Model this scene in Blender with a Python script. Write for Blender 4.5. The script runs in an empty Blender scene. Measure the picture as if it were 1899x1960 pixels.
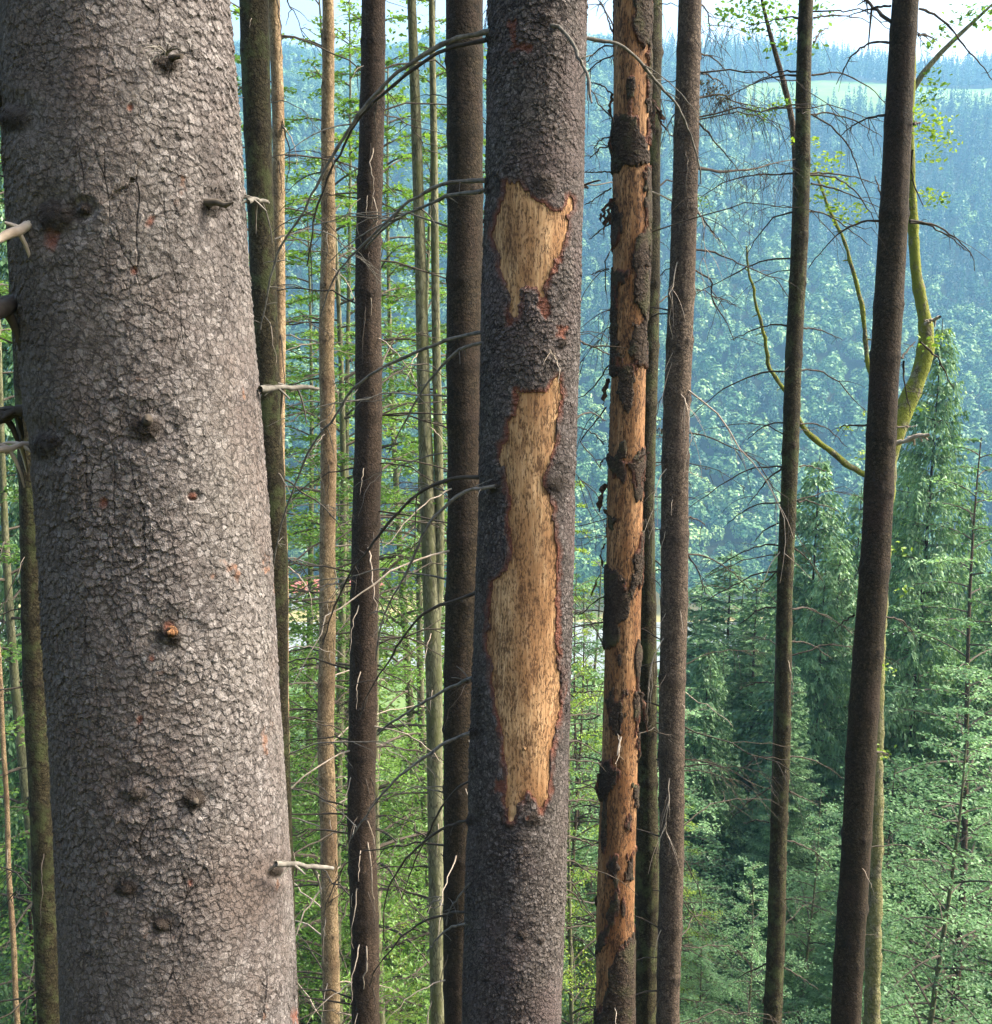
import bpy, math, random
import numpy as np
from mathutils import Vector

SC = bpy.context.scene
R = math.radians
# ------------------------------------------------------------------ camera
CAM = np.array([0.0, 0.0, 1.6])
PITCH = 9.6
F = 1900.0                                   # focal length in units of the 1899 x 1960 layout grid
cam_d = bpy.data.cameras.new("camera")
cam = bpy.data.objects.new("camera", cam_d)
SC.collection.objects.link(cam)
cam.location = CAM
cam.rotation_euler = (R(90 - PITCH), 0, 0)
cam_d.sensor_fit = 'HORIZONTAL'
cam_d.sensor_width = 36
cam_d.lens = 36 * F / 1899
cam_d.clip_start = 0.05
cam_d.clip_end = 8000
SC.camera = cam
# ------------------------------------------------------------------ sky, sun, exposure
SUN_AZ, SUN_EL = 84.0, 46.0                 # azimuth clockwise from +Y
world = bpy.data.worlds.new("World"); SC.world = world; world.use_nodes = True
wn = world.node_tree.nodes; wl = world.node_tree.links; wn.clear()
sky = wn.new('ShaderNodeTexSky'); sky.sky_type = 'NISHITA'; sky.sun_disc = False
sky.sun_elevation = R(SUN_EL); sky.sun_rotation = R(SUN_AZ)
sky.air_density = 1.0; sky.dust_density = 8.0; sky.ozone_density = .6
bg = wn.new('ShaderNodeBackground'); bg.inputs['Strength'].default_value = 0.15
wo = wn.new('ShaderNodeOutputWorld')
wl.new(sky.outputs[0], bg.inputs[0]); wl.new(bg.outputs[0], wo.inputs[0])
sd = bpy.data.lights.new("sun", 'SUN'); sd.energy = 2.5; sd.angle = R(15); sd.color = (1, .93, .80)
sun = bpy.data.objects.new("sun", sd); SC.collection.objects.link(sun)
sv = Vector((math.sin(R(SUN_AZ)) * math.cos(R(SUN_EL)), math.cos(R(SUN_AZ)) * math.cos(R(SUN_EL)), math.sin(R(SUN_EL))))
sun.rotation_euler = sv.to_track_quat('Z', 'Y').to_euler()
SC.view_settings.view_transform = 'Standard'
SC.view_settings.look = 'None'
SC.view_settings.exposure = 1.98
SC.view_settings.gamma = 1
SC.view_settings.use_curve_mapping = False
SC.cycles.max_bounces = 8
SC.cycles.transparent_max_bounces = 8
SC.cycles.volume_bounces = 0

# ------------------------------------------------------------------ helpers
cp, sp_ = math.cos(R(PITCH)), math.sin(R(PITCH))
def at(px, py, Y):
    cx = (px - 949.5) / F; cv = (980 - py) / F
    d = np.array([cx, cv * sp_ + cp, cv * cp - sp_])
    t = Y / d[1]
    return CAM + t * d
def depth_at(py, Y):
    cv = (980 - py) / F
    return Y / (cv * sp_ + cp)
def to_px(P):
    d = P - CAM
    dep = d[:, 1] * cp - d[:, 2] * sp_
    v = d[:, 1] * sp_ + d[:, 2] * cp
    return 949.5 + F * d[:, 0] / dep, 980 - F * v / dep

def link(o, parent=None):
    SC.collection.objects.link(o)
    if parent is not None: o.parent = parent
    return o
def tag(o, label=None, cat=None, group=None, kind=None):
    if label: o['label'] = label
    if cat: o['category'] = cat
    if group: o['group'] = group
    if kind: o['kind'] = kind
    return o
def empty(name, loc, label=None, cat=None, group=None):
    o = bpy.data.objects.new(name, None); o.location = loc; o.empty_display_size = .2
    link(o); return tag(o, label, cat, group)

def mesh_np(name, V, Q, mat=None, attrs=None, smooth=True):
    """V (n,3) verts, Q (m,4) quads or (m,3) triangles; attrs: {name: per vertex float}"""
    V = np.ascontiguousarray(V, np.float32); Q = np.ascontiguousarray(Q, np.int32)
    me = bpy.data.meshes.new(name)
    k = Q.shape[1]
    me.vertices.add(len(V)); me.vertices.foreach_set('co', V.ravel())
    me.loops.add(Q.size); me.loops.foreach_set('vertex_index', Q.ravel())
    me.polygons.add(len(Q)); me.polygons.foreach_set('loop_start', np.arange(0, Q.size, k, dtype=np.int32))
    try: me.polygons.foreach_set('loop_total', np.full(len(Q), k, np.int32))
    except Exception: pass
    me.update(calc_edges=True)
    me.polygons.foreach_set('use_smooth', np.full(len(Q), smooth, bool))
    if attrs:
        for n, a in attrs.items():
            at_ = me.attributes.new(n, 'FLOAT', 'POINT'); at_.data.foreach_set('value', np.ascontiguousarray(a, np.float32))
    if mat: me.materials.append(mat)
    return me
def obj(name, V, Q, mat, parent=None, attrs=None, smooth=True):
    return link(bpy.data.objects.new(name, mesh_np(name, V, Q, mat, attrs, smooth)), parent)

class MB:
    def __init__(s): s.V = []; s.Q = []; s.n = 0; s.A = []
    def add(s, V, Q, a=0.0):
        V = np.asarray(V, float); s.V.append(V); s.Q.append(np.asarray(Q) + s.n); s.n += len(V)
        s.A.append(np.full(len(V), a) if np.isscalar(a) else a)
    def tube(s, P, r, n=6, a=0.0, cap=True):
        P = np.asarray(P, float); m = len(P)
        r = np.broadcast_to(np.asarray(r, float), (m,))
        T = np.gradient(P, axis=0); T /= np.linalg.norm(T, axis=1)[:, None] + 1e-9
        ref = np.array([0, 0, 1.0]) if abs(T[0][2]) < .9 else np.array([1.0, 0, 0])
        U = np.cross(T, ref); U /= np.linalg.norm(U, axis=1)[:, None] + 1e-9
        W = np.cross(T, U)
        th = np.arange(n) * 2 * math.pi / n
        V = P[:, None] + r[:, None, None] * (np.cos(th)[None, :, None] * U[:, None] + np.sin(th)[None, :, None] * W[:, None])
        i = np.arange(m - 1)[:, None] * n; j = np.arange(n)[None]; j2 = (j + 1) % n
        Q = np.stack([i + j, i + j2, i + n + j2, i + n + j], -1).reshape(-1, 4)
        s.add(V.reshape(-1, 3), Q, a)
    def build(s, name, mat, parent=None, attr=None, smooth=True):
        V = np.concatenate(s.V); Q = np.concatenate(s.Q)
        return obj(name, V, Q, mat, parent, {attr: np.concatenate(s.A)} if attr else None, smooth)

# lattice value noise, 0..1
_rs = np.random.RandomState(7)
_T = _rs.rand(64, 64, 64).astype(np.float32)
def vnoise(P, s=1.0, off=0.0):
    P = np.asarray(P, float) * s + off + 1000.0
    i = np.floor(P).astype(int); f = P - i; f = f * f * (3 - 2 * f); i &= 63
    r = 0
    for dx in (0, 1):
        for dy in (0, 1):
            for dz in (0, 1):
                w = (f[:, 0] if dx else 1 - f[:, 0]) * (f[:, 1] if dy else 1 - f[:, 1]) * (f[:, 2] if dz else 1 - f[:, 2])
                r = r + w * _T[(i[:, 0] + dx) & 63, (i[:, 1] + dy) & 63, (i[:, 2] + dz) & 63]
    return r

# ------------------------------------------------------------------ materials
class NT:
    def __init__(s, name):
        s.m = bpy.data.materials.new(name); s.m.use_nodes = True
        s.t = s.m.node_tree; s.t.nodes.clear()
        s.out = s.n('ShaderNodeOutputMaterial')
    def n(s, typ, **kw):
        nd = s.t.nodes.new(typ)
        for k, v in kw.items():
            if k.startswith('i_'):
                nd.inputs[int(k[2:]) if k[2:].isdigit() else k[2:].replace('_', ' ')].default_value = v
            else: setattr(nd, k, v)
        return nd
    def l(s, a, b): s.t.links.new(a, b); return s
    def math(s, op, a, b=0.0, c=None, clamp=False):
        nd = s.n('ShaderNodeMath', operation=op, use_clamp=clamp)
        for k, v in ((0, a), (1, b), (2, c)):
            if v is None: continue
            if isinstance(v, (int, float)): nd.inputs[k].default_value = v
            else: s.l(v, nd.inputs[k])
        return nd.outputs[0]
    def ramp(s, fac, stops, interp='LINEAR'):
        nd = s.n('ShaderNodeValToRGB'); cr = nd.color_ramp; cr.interpolation = interp
        while len(cr.elements) < len(stops): cr.elements.new(.5)
        for e, (p, c) in zip(cr.elements, stops):
            e.position = p; e.color = (c, c, c, 1) if isinstance(c, (int, float)) else (*c, 1)
        s.l(fac, nd.inputs[0]); return nd.outputs[0]
    def mix(s, fac, a, b, mode='MIX'):
        nd = s.n('ShaderNodeMix', data_type='RGBA', blend_type=mode)
        for k, v in ((0, fac), (6, a), (7, b)):
            if isinstance(v, (int, float)): nd.inputs[k].default_value = v
            elif isinstance(v, tuple): nd.inputs[k].default_value = (*v, 1)
            else: s.l(v, nd.inputs[k])
        return nd.outputs[2]
    def noise(s, vec, scale, detail=3, rough=.5, dim='3D'):
        nd = s.n('ShaderNodeTexNoise', noise_dimensions=dim)
        nd.inputs['Scale'].default_value = scale; nd.inputs['Detail'].default_value = detail
        nd.inputs['Roughness'].default_value = rough
        if vec is not None: s.l(vec, nd.inputs['Vector'])
        return nd
    def attr(s, name):
        return s.n('ShaderNodeAttribute', attribute_name=name).outputs['Fac']
    def coords(s, scale=(1, 1, 1)):
        tc = s.n('ShaderNodeTexCoord'); mp = s.n('ShaderNodeMapping')
        mp.inputs['Scale'].default_value = scale
        s.l(tc.outputs['Object'], mp.inputs[0]); return mp.outputs[0]
    def princ(s, col, rough=.9, spec=.2):
        p = s.n('ShaderNodeBsdfPrincipled')
        if isinstance(col, tuple): p.inputs['Base Color'].default_value = (*col, 1)
        else: s.l(col, p.inputs['Base Color'])
        p.inputs['Roughness'].default_value = rough
        p.inputs['Specular IOR Level'].default_value = spec
        return p
    def surf(s, o): s.l(o, s.out.inputs[0])

def bark_material(name, cols, flake=60, depth=.004, crack=.6, zs=.8, moss=None, moss_amt=0.0, real=False, moss_z=None,
                  side=None, rough=.9, tint=None, use_attr=False, speck=None):
    """cols: three colours dark..light of the flakes."""
    t = NT(name)
    co = t.coords((1, 1, zs))
    # warp so cells are irregular
    nz = t.noise(co, flake * .6, 4, .6)
    sub = t.n('ShaderNodeVectorMath', operation='SUBTRACT'); t.l(nz.outputs['Color'], sub.inputs[0]); sub.inputs[1].default_value = (.5, .5, .5)
    scl = t.n('ShaderNodeVectorMath', operation='SCALE'); t.l(sub.outputs[0], scl.inputs[0]); scl.inputs[3].default_value = 1.7 / flake
    ad = t.n('ShaderNodeVectorMath', operation='ADD'); t.l(co, ad.inputs[0]); t.l(scl.outputs[0], ad.inputs[1])
    wv = ad.outputs[0]
    vo = t.n('ShaderNodeTexVoronoi'); vo.inputs['Scale'].default_value = flake; t.l(wv, vo.inputs['Vector'])
    ve = t.n('ShaderNodeTexVoronoi', feature='DISTANCE_TO_EDGE'); ve.inputs['Scale'].default_value = flake; t.l(wv, ve.inputs['Vector'])
    # slope of every flake: the lower lip stands proud
    sb = t.n('ShaderNodeVectorMath', operation='SUBTRACT'); t.l(vo.outputs['Position'], sb.inputs[0]); t.l(wv, sb.inputs[1])
    sx = t.n('ShaderNodeSeparateXYZ'); t.l(sb.outputs[0], sx.inputs[0])
    lip = t.math('MULTIPLY', sx.outputs[2], flake * .9)
    rnd = t.n('ShaderNodeSeparateColor'); t.l(vo.outputs['Color'], rnd.inputs[0])
    edge = t.ramp(t.math('ADD', ve.outputs['Distance'], t.math('MULTIPLY', t.math('SUBTRACT', nz.outputs[0], .5), .35)), [(0.0, 0.0), (.14, 1.0)])
    big = t.noise(co, flake * .12, 4, .6)
    # long cracks
    co2 = t.coords((1, 1, .28))
    nz2 = t.noise(co2, 9, 3); s2 = t.n('ShaderNodeVectorMath', operation='SCALE'); t.l(nz2.outputs['Color'], s2.inputs[0]); s2.inputs[3].default_value = .12
    a2 = t.n('ShaderNodeVectorMath', operation='ADD'); t.l(co2, a2.inputs[0]); t.l(s2.outputs[0], a2.inputs[1])
    vc = t.n('ShaderNodeTexVoronoi', feature='DISTANCE_TO_EDGE'); vc.inputs['Scale'].default_value = flake * .22; t.l(a2.outputs[0], vc.inputs['Vector'])
    cm = t.noise(co, 5, 2)
    cmask = t.ramp(cm.outputs[0], [(.48, 0.0), (.62, 1.0)])
    ck = t.ramp(vc.outputs['Distance'], [(.0, 1.0), (.022, 0.0)])
    ckm = t.math('MULTIPLY', t.math('MULTIPLY', ck, cmask), crack)
    fine = t.noise(co, flake * 4, 3, .7)
    v2 = t.n('ShaderNodeTexVoronoi'); v2.inputs['Scale'].default_value = flake * 1.9; t.l(wv, v2.inputs['Vector'])
    sb2 = t.n('ShaderNodeVectorMath', operation='SUBTRACT'); t.l(v2.outputs['Position'], sb2.inputs[0]); t.l(wv, sb2.inputs[1])
    sx3 = t.n('ShaderNodeSeparateXYZ'); t.l(sb2.outputs[0], sx3.inputs[0])
    r2 = t.n('ShaderNodeSeparateColor'); t.l(v2.outputs['Color'], r2.inputs[0])
    lip2 = t.math('ADD', t.math('MULTIPLY', sx3.outputs[2], flake * 1.2), t.math('MULTIPLY', r2.outputs[0], .55))
    h = t.math('ADD', lip, t.math('MULTIPLY', rnd.outputs[0], .7))
    szm = t.ramp(t.noise(co, 3.2, 3, .6).outputs[0], [(.4, .25), (.62, 1.15)])
    h = t.math('MULTIPLY', t.math('MULTIPLY', h, szm), t.math('ADD', t.math('MULTIPLY', edge, .75), .25))
    h = t.math('ADD', h, t.math('MULTIPLY', lip2, .45))
    h = t.math('ADD', h, t.math('MULTIPLY', big.outputs[0], 1.6))
    h = t.math('ADD', h, t.math('MULTIPLY', fine.outputs[0], .7))
    h = t.math('SUBTRACT', h, t.math('MULTIPLY', ckm, 2.0))
    # colour
    c = t.ramp(t.math('ADD', t.math('MULTIPLY', rnd.outputs[1], .28), t.math('ADD', t.math('MULTIPLY', r2.outputs[1], .27), t.math('MULTIPLY', fine.outputs[0], .45))),
               [(.15, cols[0]), (.5, cols[1]), (.85, cols[2])])
    lf = t.noise(co, 4.0, 4, .6)
    pn = t.noise(t.coords((1, 1, .5)), 2.3, 5, .65)
    c = t.mix(t.ramp(pn.outputs[0], [(.45, 0.0), (.7, .4)]), c, t.mix(.4, c, (min(1, cols[2][0] * 1.15), min(1, cols[2][1] * 1.2), cols[2][2])))
    pn2 = t.noise(t.coords((1, 1, .35)), 5.5, 4, .6)
    c = t.mix(t.ramp(pn2.outputs[0], [(.52, 0.0), (.7, .6)]), c, cols[0])
    if tint:
        c = t.mix(t.ramp(lf.outputs[0], [(.45, 0.0), (.7, .8)]), c, tint)
    if speck:
        sk = t.noise(co, 11, 3, .7)
        c = t.mix(t.ramp(sk.outputs[0], [(.67, 0.0), (.72, .75)]), c, speck)
    c = t.mix(t.math('MULTIPLY', t.math('SUBTRACT', 1.0, edge), .72), c, tuple(x * .45 for x in cols[0]))  # flake gaps and cracks: crevice shade painted over dark brown inner bark
    c = t.mix(t.math('MULTIPLY', ckm, .8), c, tuple(x * .35 for x in cols[0]))
    if side:                                  # algae plus painted shade on one trunk side: (colour, x from, x to)
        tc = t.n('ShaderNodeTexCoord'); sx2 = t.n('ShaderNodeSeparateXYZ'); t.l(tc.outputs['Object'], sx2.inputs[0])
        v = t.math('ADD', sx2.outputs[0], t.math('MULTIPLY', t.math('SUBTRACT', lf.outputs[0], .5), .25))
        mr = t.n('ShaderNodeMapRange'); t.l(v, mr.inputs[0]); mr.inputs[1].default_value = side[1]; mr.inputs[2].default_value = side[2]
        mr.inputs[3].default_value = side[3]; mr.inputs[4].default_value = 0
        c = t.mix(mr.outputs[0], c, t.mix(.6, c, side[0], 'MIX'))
    if moss:
        mn = t.noise(co, 9, 5, .65)
        th = .62 - .35 * moss_amt
        mf = t.ramp(mn.outputs[0], [(th, 0.0), (th + .12, min(1, moss_amt + .3))])
        if moss_z:
            tcz = t.n('ShaderNodeTexCoord'); sz_ = t.n('ShaderNodeSeparateXYZ'); t.l(tcz.outputs['Object'], sz_.inputs[0])
            mz = t.n('ShaderNodeMapRange'); t.l(sz_.outputs[2], mz.inputs[0]); mz.inputs[1].default_value = moss_z[0]; mz.inputs[2].default_value = moss_z[1]; mz.inputs[3].default_value = .3
            mf = t.math('MULTIPLY', mf, mz.outputs[0])
        c = t.mix(mf, c, moss)
    if use_attr:                              # real marks of the tree: branch scars and torn red inner bark
        c = t.mix(t.math('MULTIPLY', t.attr('scar'), .92), c, (.022, .016, .012))
        c = t.mix(t.math('MULTIPLY', t.attr('red'), .85), c, t.mix(fine.outputs[0], (.05, .02, .014), (.24, .085, .05)))
        h = t.math('SUBTRACT', h, t.math('MULTIPLY', t.attr('red'), .8))
    p = t.princ(c, rough, .25)
    t.surf(p.outputs[0])
    if real:
        d = t.n('ShaderNodeDisplacement'); t.l(h, d.inputs['Height']); d.inputs['Scale'].default_value = depth; d.inputs['Midlevel'].default_value = 1.0
        t.l(d.outputs[0], t.out.inputs['Displacement']); t.m.displacement_method = 'BOTH'
    else:
        b = t.n('ShaderNodeBump'); t.l(h, b.inputs['Height']); b.inputs['Distance'].default_value = depth; b.inputs['Strength'].default_value = 1.0
        t.l(b.outputs[0], p.inputs['Normal'])
    return t.m

def wood_material(name, base, light, fleck, fleck_amt=.5, grain=40, depth=.0015):
    t = NT(name)
    co = t.coords((1, 1, .06)); cof = t.coords((1, 1, .3)); cob = t.coords((1, 1, .3))
    g = t.noise(co, grain * 3.0, 5, .75)
    n1 = t.noise(cof, grain * 4.2, 4, .7); n2 = t.noise(cob, 7, 4, .65); n3 = t.noise(cob, 24, 4, .65)
    c = t.ramp(g.outputs[0], [(.34, tuple(x * .42 for x in base)), (.47, base), (.62, light)])
    c = t.mix(t.ramp(n2.outputs[0], [(.40, 0.0), (.58, .85)]), c, (base[0] * .62, base[1] * .52, base[2] * .45))
    c = t.mix(t.ramp(n3.outputs[0], [(.52, 0.0), (.7, .55)]), c, (base[0] * .55, base[1] * .45, base[2] * .4))
    th = .66 - .1 * fleck_amt
    fm = t.ramp(t.math('ADD', t.math('MULTIPLY', n1.outputs[0], .72), t.math('MULTIPLY', n3.outputs[0], .35)), [(th - .03, 0.0), (th + .05, .85)])
    c = t.mix(fm, c, fleck)
    p = t.princ(c, .8, .25); t.surf(p.outputs[0])
    h = t.math('SUBTRACT', g.outputs[0], t.math('MULTIPLY', fm, .7))
    b = t.n('ShaderNodeBump'); t.l(h, b.inputs['Height']); b.inputs['Distance'].default_value = depth * 3
    t.l(b.outputs[0], p.inputs['Normal'])
    return t.m

def leaf_material(name, dark, mid, light, trans=.35, rough=.6):
    t = NT(name)
    a = t.attr('tone')
    c = t.ramp(a, [(.05, dark), (.5, mid), (.95, light)])
    d = t.n('ShaderNodeBsdfDiffuse'); t.l(c, d.inputs[0])
    tr = t.n('ShaderNodeBsdfTranslucent'); t.l(t.mix(1.0, c, (1.0, 1.0, .55), 'MULTIPLY'), tr.inputs[0])
    gl = t.n('ShaderNodeBsdfGlossy'); gl.inputs['Roughness'].default_value = .45; gl.inputs[0].default_value = (.8, .9, .85, 1)
    m1 = t.n('ShaderNodeMixShader'); m1.inputs[0].default_value = trans; t.l(d.outputs[0], m1.inputs[1]); t.l(tr.outputs[0], m1.inputs[2])
    m2 = t.n('ShaderNodeMixShader'); m2.inputs[0].default_value = .03; t.l(m1.outputs[0], m2.inputs[1]); t.l(gl.outputs[0], m2.inputs[2])
    t.surf(m2.outputs[0])
    return t.m
def plain(name, cols, scale=20, rough=.9, bump=0.0, zs=1.0):
    t = NT(name); co = t.coords((1, 1, zs)); n = t.noise(co, scale, 4, .6)
    c = t.ramp(n.outputs[0], [(.3, cols[0]), (.7, cols[1])])
    p = t.princ(c, rough, .2); t.surf(p.outputs[0])
    if bump:
        b = t.n('ShaderNodeBump'); t.l(n.outputs[0], b.inputs['Height']); b.inputs['Distance'].default_value = bump; t.l(b.outputs[0], p.inputs['Normal'])
    return t.m

M = {}
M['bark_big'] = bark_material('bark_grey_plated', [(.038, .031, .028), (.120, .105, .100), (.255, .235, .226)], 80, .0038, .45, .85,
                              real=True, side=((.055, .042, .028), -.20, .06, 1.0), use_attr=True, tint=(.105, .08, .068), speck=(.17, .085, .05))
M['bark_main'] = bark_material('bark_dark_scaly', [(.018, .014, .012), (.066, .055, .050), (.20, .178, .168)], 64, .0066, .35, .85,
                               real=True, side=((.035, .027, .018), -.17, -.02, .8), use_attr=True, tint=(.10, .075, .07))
M['bark_dead'] = bark_material('bark_dead_dark', [(.016, .011, .008), (.042, .029, .020), (.085, .062, .045)], 70, .005, .4, .9, real=True,
                               use_attr=True, moss=(.05, .05, .022), moss_amt=.3)
M['bark_brown'] = bark_material('bark_reddish_brown', [(.017, .011, .007), (.052, .034, .022), (.11, .076, .054)], 60, .007, .2, .7, tint=(.05, .036, .025), use_attr=True)
M['bark_dark'] = bark_material('bark_dark_brown', [(.010, .007, .003), (.032, .023, .012), (.08, .058, .034)], 60, .007, .2, .7, tint=(.045, .028, .02), use_attr=True)
M['bark_olive'] = bark_material('bark_olive', [(.013, .010, .004), (.042, .034, .016), (.095, .08, .042)], 60, .007, .2, .7, moss=(.07, .085, .03), moss_amt=.35, use_attr=True)
M['bark_grey'] = bark_material('bark_grey_brown', [(.028, .019, .012), (.095, .068, .048), (.21, .16, .12)], 60, .007, .2, .7, tint=(.09, .065, .05), use_attr=True)
M['bark_tan'] = bark_material('bark_tan', [(.15, .10, .05), (.34, .245, .14), (.50, .385, .25)], 50, .005, .2, .5, tint=(.20, .12, .075), use_attr=True)
M['bark_pale'] = bark_material('bark_pale_green', [(.08, .08, .045), (.17, .17, .10), (.27, .26, .17)], 30, .0015, .2, .3, moss=(.09, .10, .035), moss_amt=.4)
M['bark_moss'] = bark_material('bark_mossy', [(.07, .06, .035), (.16, .145, .09), (.30, .27, .19)], 32, .012, .2, .6, moss=(.18, .20, .028), moss_amt=.72, moss_z=(6.0, 8.5))
M['wood'] = wood_material('bare_wood_golden', (.47, .285, .14), (.66, .44, .245), (.085, .042, .02), .95)
M['wood_old'] = wood_material('bare_wood_weathered', (.29, .15, .066), (.46, .27, .135), (.035, .018, .01), 1.1, 34)
M['twig'] = plain('twig_dark', [(.035, .028, .022), (.075, .062, .048)], 30)
M['twig_grey'] = plain('twig_grey', [(.06, .055, .046), (.19, .175, .15)], 45)
M['twig_pale'] = plain('twig_pale', [(.24, .19, .14), (.42, .36, .29)], 25)
M['limb'] = plain('limb_bark', [(.06, .05, .038), (.12, .10, .08)], 15)
M['leaf'] = leaf_material('beech_leaf', (.055, .12, .02), (.11, .23, .035), (.21, .36, .065), .55)
M['leaf_bright'] = leaf_material('bright_leaf', (.10, .19, .014), (.19, .32, .025), (.34, .46, .06), .5)
M['leaf_cool'] = leaf_material('cool_leaf', (.06, .14, .055), (.13, .26, .105), (.24, .41, .19), .45)
M['needle'] = leaf_material('conifer_needles', (.045, .10, .045), (.105, .21, .09), (.20, .34, .155), .3)
M['needle_dead'] = leaf_material('dead_needles', (.05, .04, .02), (.09, .075, .035), (.14, .13, .05), .15)
M['far'] = leaf_material('far_foliage', (.014, .05, .035), (.075, .18, .065), (.27, .40, .13), .1)

# ------------------------------------------------------------------ ground and valley
_gy = np.array([-80, -20, -2, .8, 60, 110, 190, 290, 296, 304, 350, 358, 384, 450, 560, 700, 750, 860, 950, 1020, 1200, 1600])
_gz = np.array([40, 10, .9, 0, -51, -86, -96.5, -99, -101, -103, -103, -99, -97, -55, 22, 134, 173, 214, 257, 258, 230, 200])
def ground_z(x, y):
    x = np.asarray(x, float); y = np.asarray(y, float)
    z = np.interp(y, _gy, _gz)
    far = np.clip((y - 420) / 200, 0, 1)
    z = z + far * (6 * np.sin(x / 83 + 1) + 5 * np.sin(x / 41 + y / 120))
    z = z - np.clip((y - 870) / 80, 0, 1) * np.clip((x - 200) / 300, 0, 1) * 22
    near = np.clip((y - 6) / 20, 0, 1) * (1 - np.clip((y - 170) / 40, 0, 1))
    return z + near * (.8 * np.sin(x / 7.3 + y / 9) + .5 * np.sin(x / 3.1 - y / 4))
ys = np.concatenate([np.linspace(-80, -3, 14), np.linspace(-2, 40, 85), np.linspace(41, 370, 130), np.linspace(372, 1600, 150)])
xs = np.concatenate([np.linspace(-1400, -140, 50), np.linspace(-132, 132, 140), np.linspace(140, 1400, 50)])
X, Yg = np.meshgrid(xs, ys)
V = np.stack([X, Yg, ground_z(X, Yg)], -1).reshape(-1, 3)
nx, ny = len(xs), len(ys)
i = np.arange(ny - 1)[:, None] * nx; j = np.arange(nx - 1)[None]
Q = np.stack([i + j, i + j + 1, i + nx + j + 1, i + nx + j], -1).reshape(-1, 4)
FIELD = lambda x, y: ((x > 175 + .25 * (y - 745)) & (y > 745) & (y < 862 + 4 * np.sin(x / 30)))
def ground_material():
    t = NT('ground'); tc = t.n('ShaderNodeTexCoord'); s = t.n('ShaderNodeSeparateXYZ'); t.l(tc.outputs['Object'], s.inputs[0])
    n = t.noise(tc.outputs['Object'], .6, 5, .6); n2 = t.noise(tc.outputs['Object'], .03, 3, .6)
    soil = t.ramp(n.outputs[0], [(.3, (.035, .03, .018)), (.55, (.05, .06, .02)), (.75, (.06, .10, .025))])
    fld = t.ramp(n2.outputs[0], [(.35, (.10, .19, .035)), (.6, (.15, .23, .055)), (.7, (.19, .23, .07))])
    mead = t.ramp(n2.outputs[0], [(.35, (.09, .17, .035)), (.6, (.15, .20, .05)), (.7, (.25, .24, .08))])
    def band(v, a, b):
        return t.math('MULTIPLY', t.math('GREATER_THAN', v, a), t.math('LESS_THAN', v, b))
    y = s.outputs[1]; x = s.outputs[0]
    c = t.mix(band(y, 740, 865), soil, fld)
    c = t.mix(band(y, 355, 386), c, (.30, .26, .10))
    c = t.mix(band(y, 130, 297), c, mead)
    t.surf(t.princ(c, .95, .1).outputs[0]); return t.m
g = obj('ground', V, Q, ground_material()); tag(g, kind='structure')
# river
def water_material():
    t = NT('water'); co = t.coords((1, 3, 1)); n = t.noise(co, .8, 3)
    p = t.princ((.24, .27, .26), .3, .8)
    b = t.n('ShaderNodeBump'); t.l(n.outputs[0], b.inputs['Height']); b.inputs['Distance'].default_value = .05
    t.l(b.outputs[0], p.inputs['Normal']); t.surf(p.outputs[0]); return t.m
rv = obj('river', [(-1300, 288, -100), (1300, 288, -100), (1300, 362, -100), (-1300, 362, -100)], [(0, 1, 2, 3)], water_material())
tag(rv, kind='structure')

# ------------------------------------------------------------------ far forest on the opposite slope (one mass)
rng = np.random.RandomState(3)
def clump_quads(C, N, S, rs, jit=.5):
    """quads centred at C, facing N (jittered), half size S -> verts (n*4,3)"""
    n = len(C)
    N = N + rs.normal(0, jit, (n, 3)); N /= np.linalg.norm(N, axis=1)[:, None] + 1e-9
    ref = rs.normal(0, 1, (n, 3)); U = np.cross(N, ref); U /= np.linalg.norm(U, axis=1)[:, None] + 1e-9
    W = np.cross(N, U)
    S = np.broadcast_to(S, (n,))[:, None]
    a = S * U; b = S * W * .8
    bend = N * S * .25
    return np.stack([C - a - b * .3, C - b + bend, C + a + b * .2, C + b - bend], 1).reshape(-1, 3)
def decid_tmpl(rs, n=190):
    th = rs.uniform(0, 2 * np.pi, n); u = rs.uniform(-.55, 1, n); rr = np.sqrt(np.maximum(0, 1 - u * u))
    D = np.stack([rr * np.cos(th), rr * np.sin(th), u], -1)
    lump = .55 + .75 * vnoise(D * 1.9, 1.0, rs.uniform(0, 50))
    C = D * lump[:, None] * np.array([3.4, 3.4, 4.2]) * rs.uniform(.82, 1.0, (n, 1)) + [0, 0, 8.5]
    return clump_quads(C, D + [0, 0, .5], rs.uniform(.34, .75, n), rs, .32)
def conif_tmpl(rs, n=150):
    h = rs.uniform(0, 1, n) ** 1.4; th = rs.uniform(0, 2 * np.pi, n)
    r = (1 - h) * 2.7 * rs.uniform(.5, 1.08, n) + .1
    C = np.stack([r * np.cos(th), r * np.sin(th), 3 + h * 14.5], -1)
    N = np.stack([np.cos(th), np.sin(th), .5 + 0 * th], -1)
    return clump_quads(C, N, rs.uniform(.35, .75, n) * (1.1 - .6 * h), rs, .2)
DT = [decid_tmpl(np.random.RandomState(k)) for k in range(6)]
CT = [conif_tmpl(np.random.RandomState(20 + k)) for k in range(5)]
P = []
for y0 in np.arange(364, 975, 5.0):
    hw = .52 * y0 + 60
    xx = np.arange(-hw, hw, 5.6); xx = xx + rng.uniform(-2.6, 2.6, len(xx)); yy = y0 + rng.uniform(-2.6, 2.6, len(xx))
    P.append(np.stack([xx, yy], -1))
P = np.concatenate(P)
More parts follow.
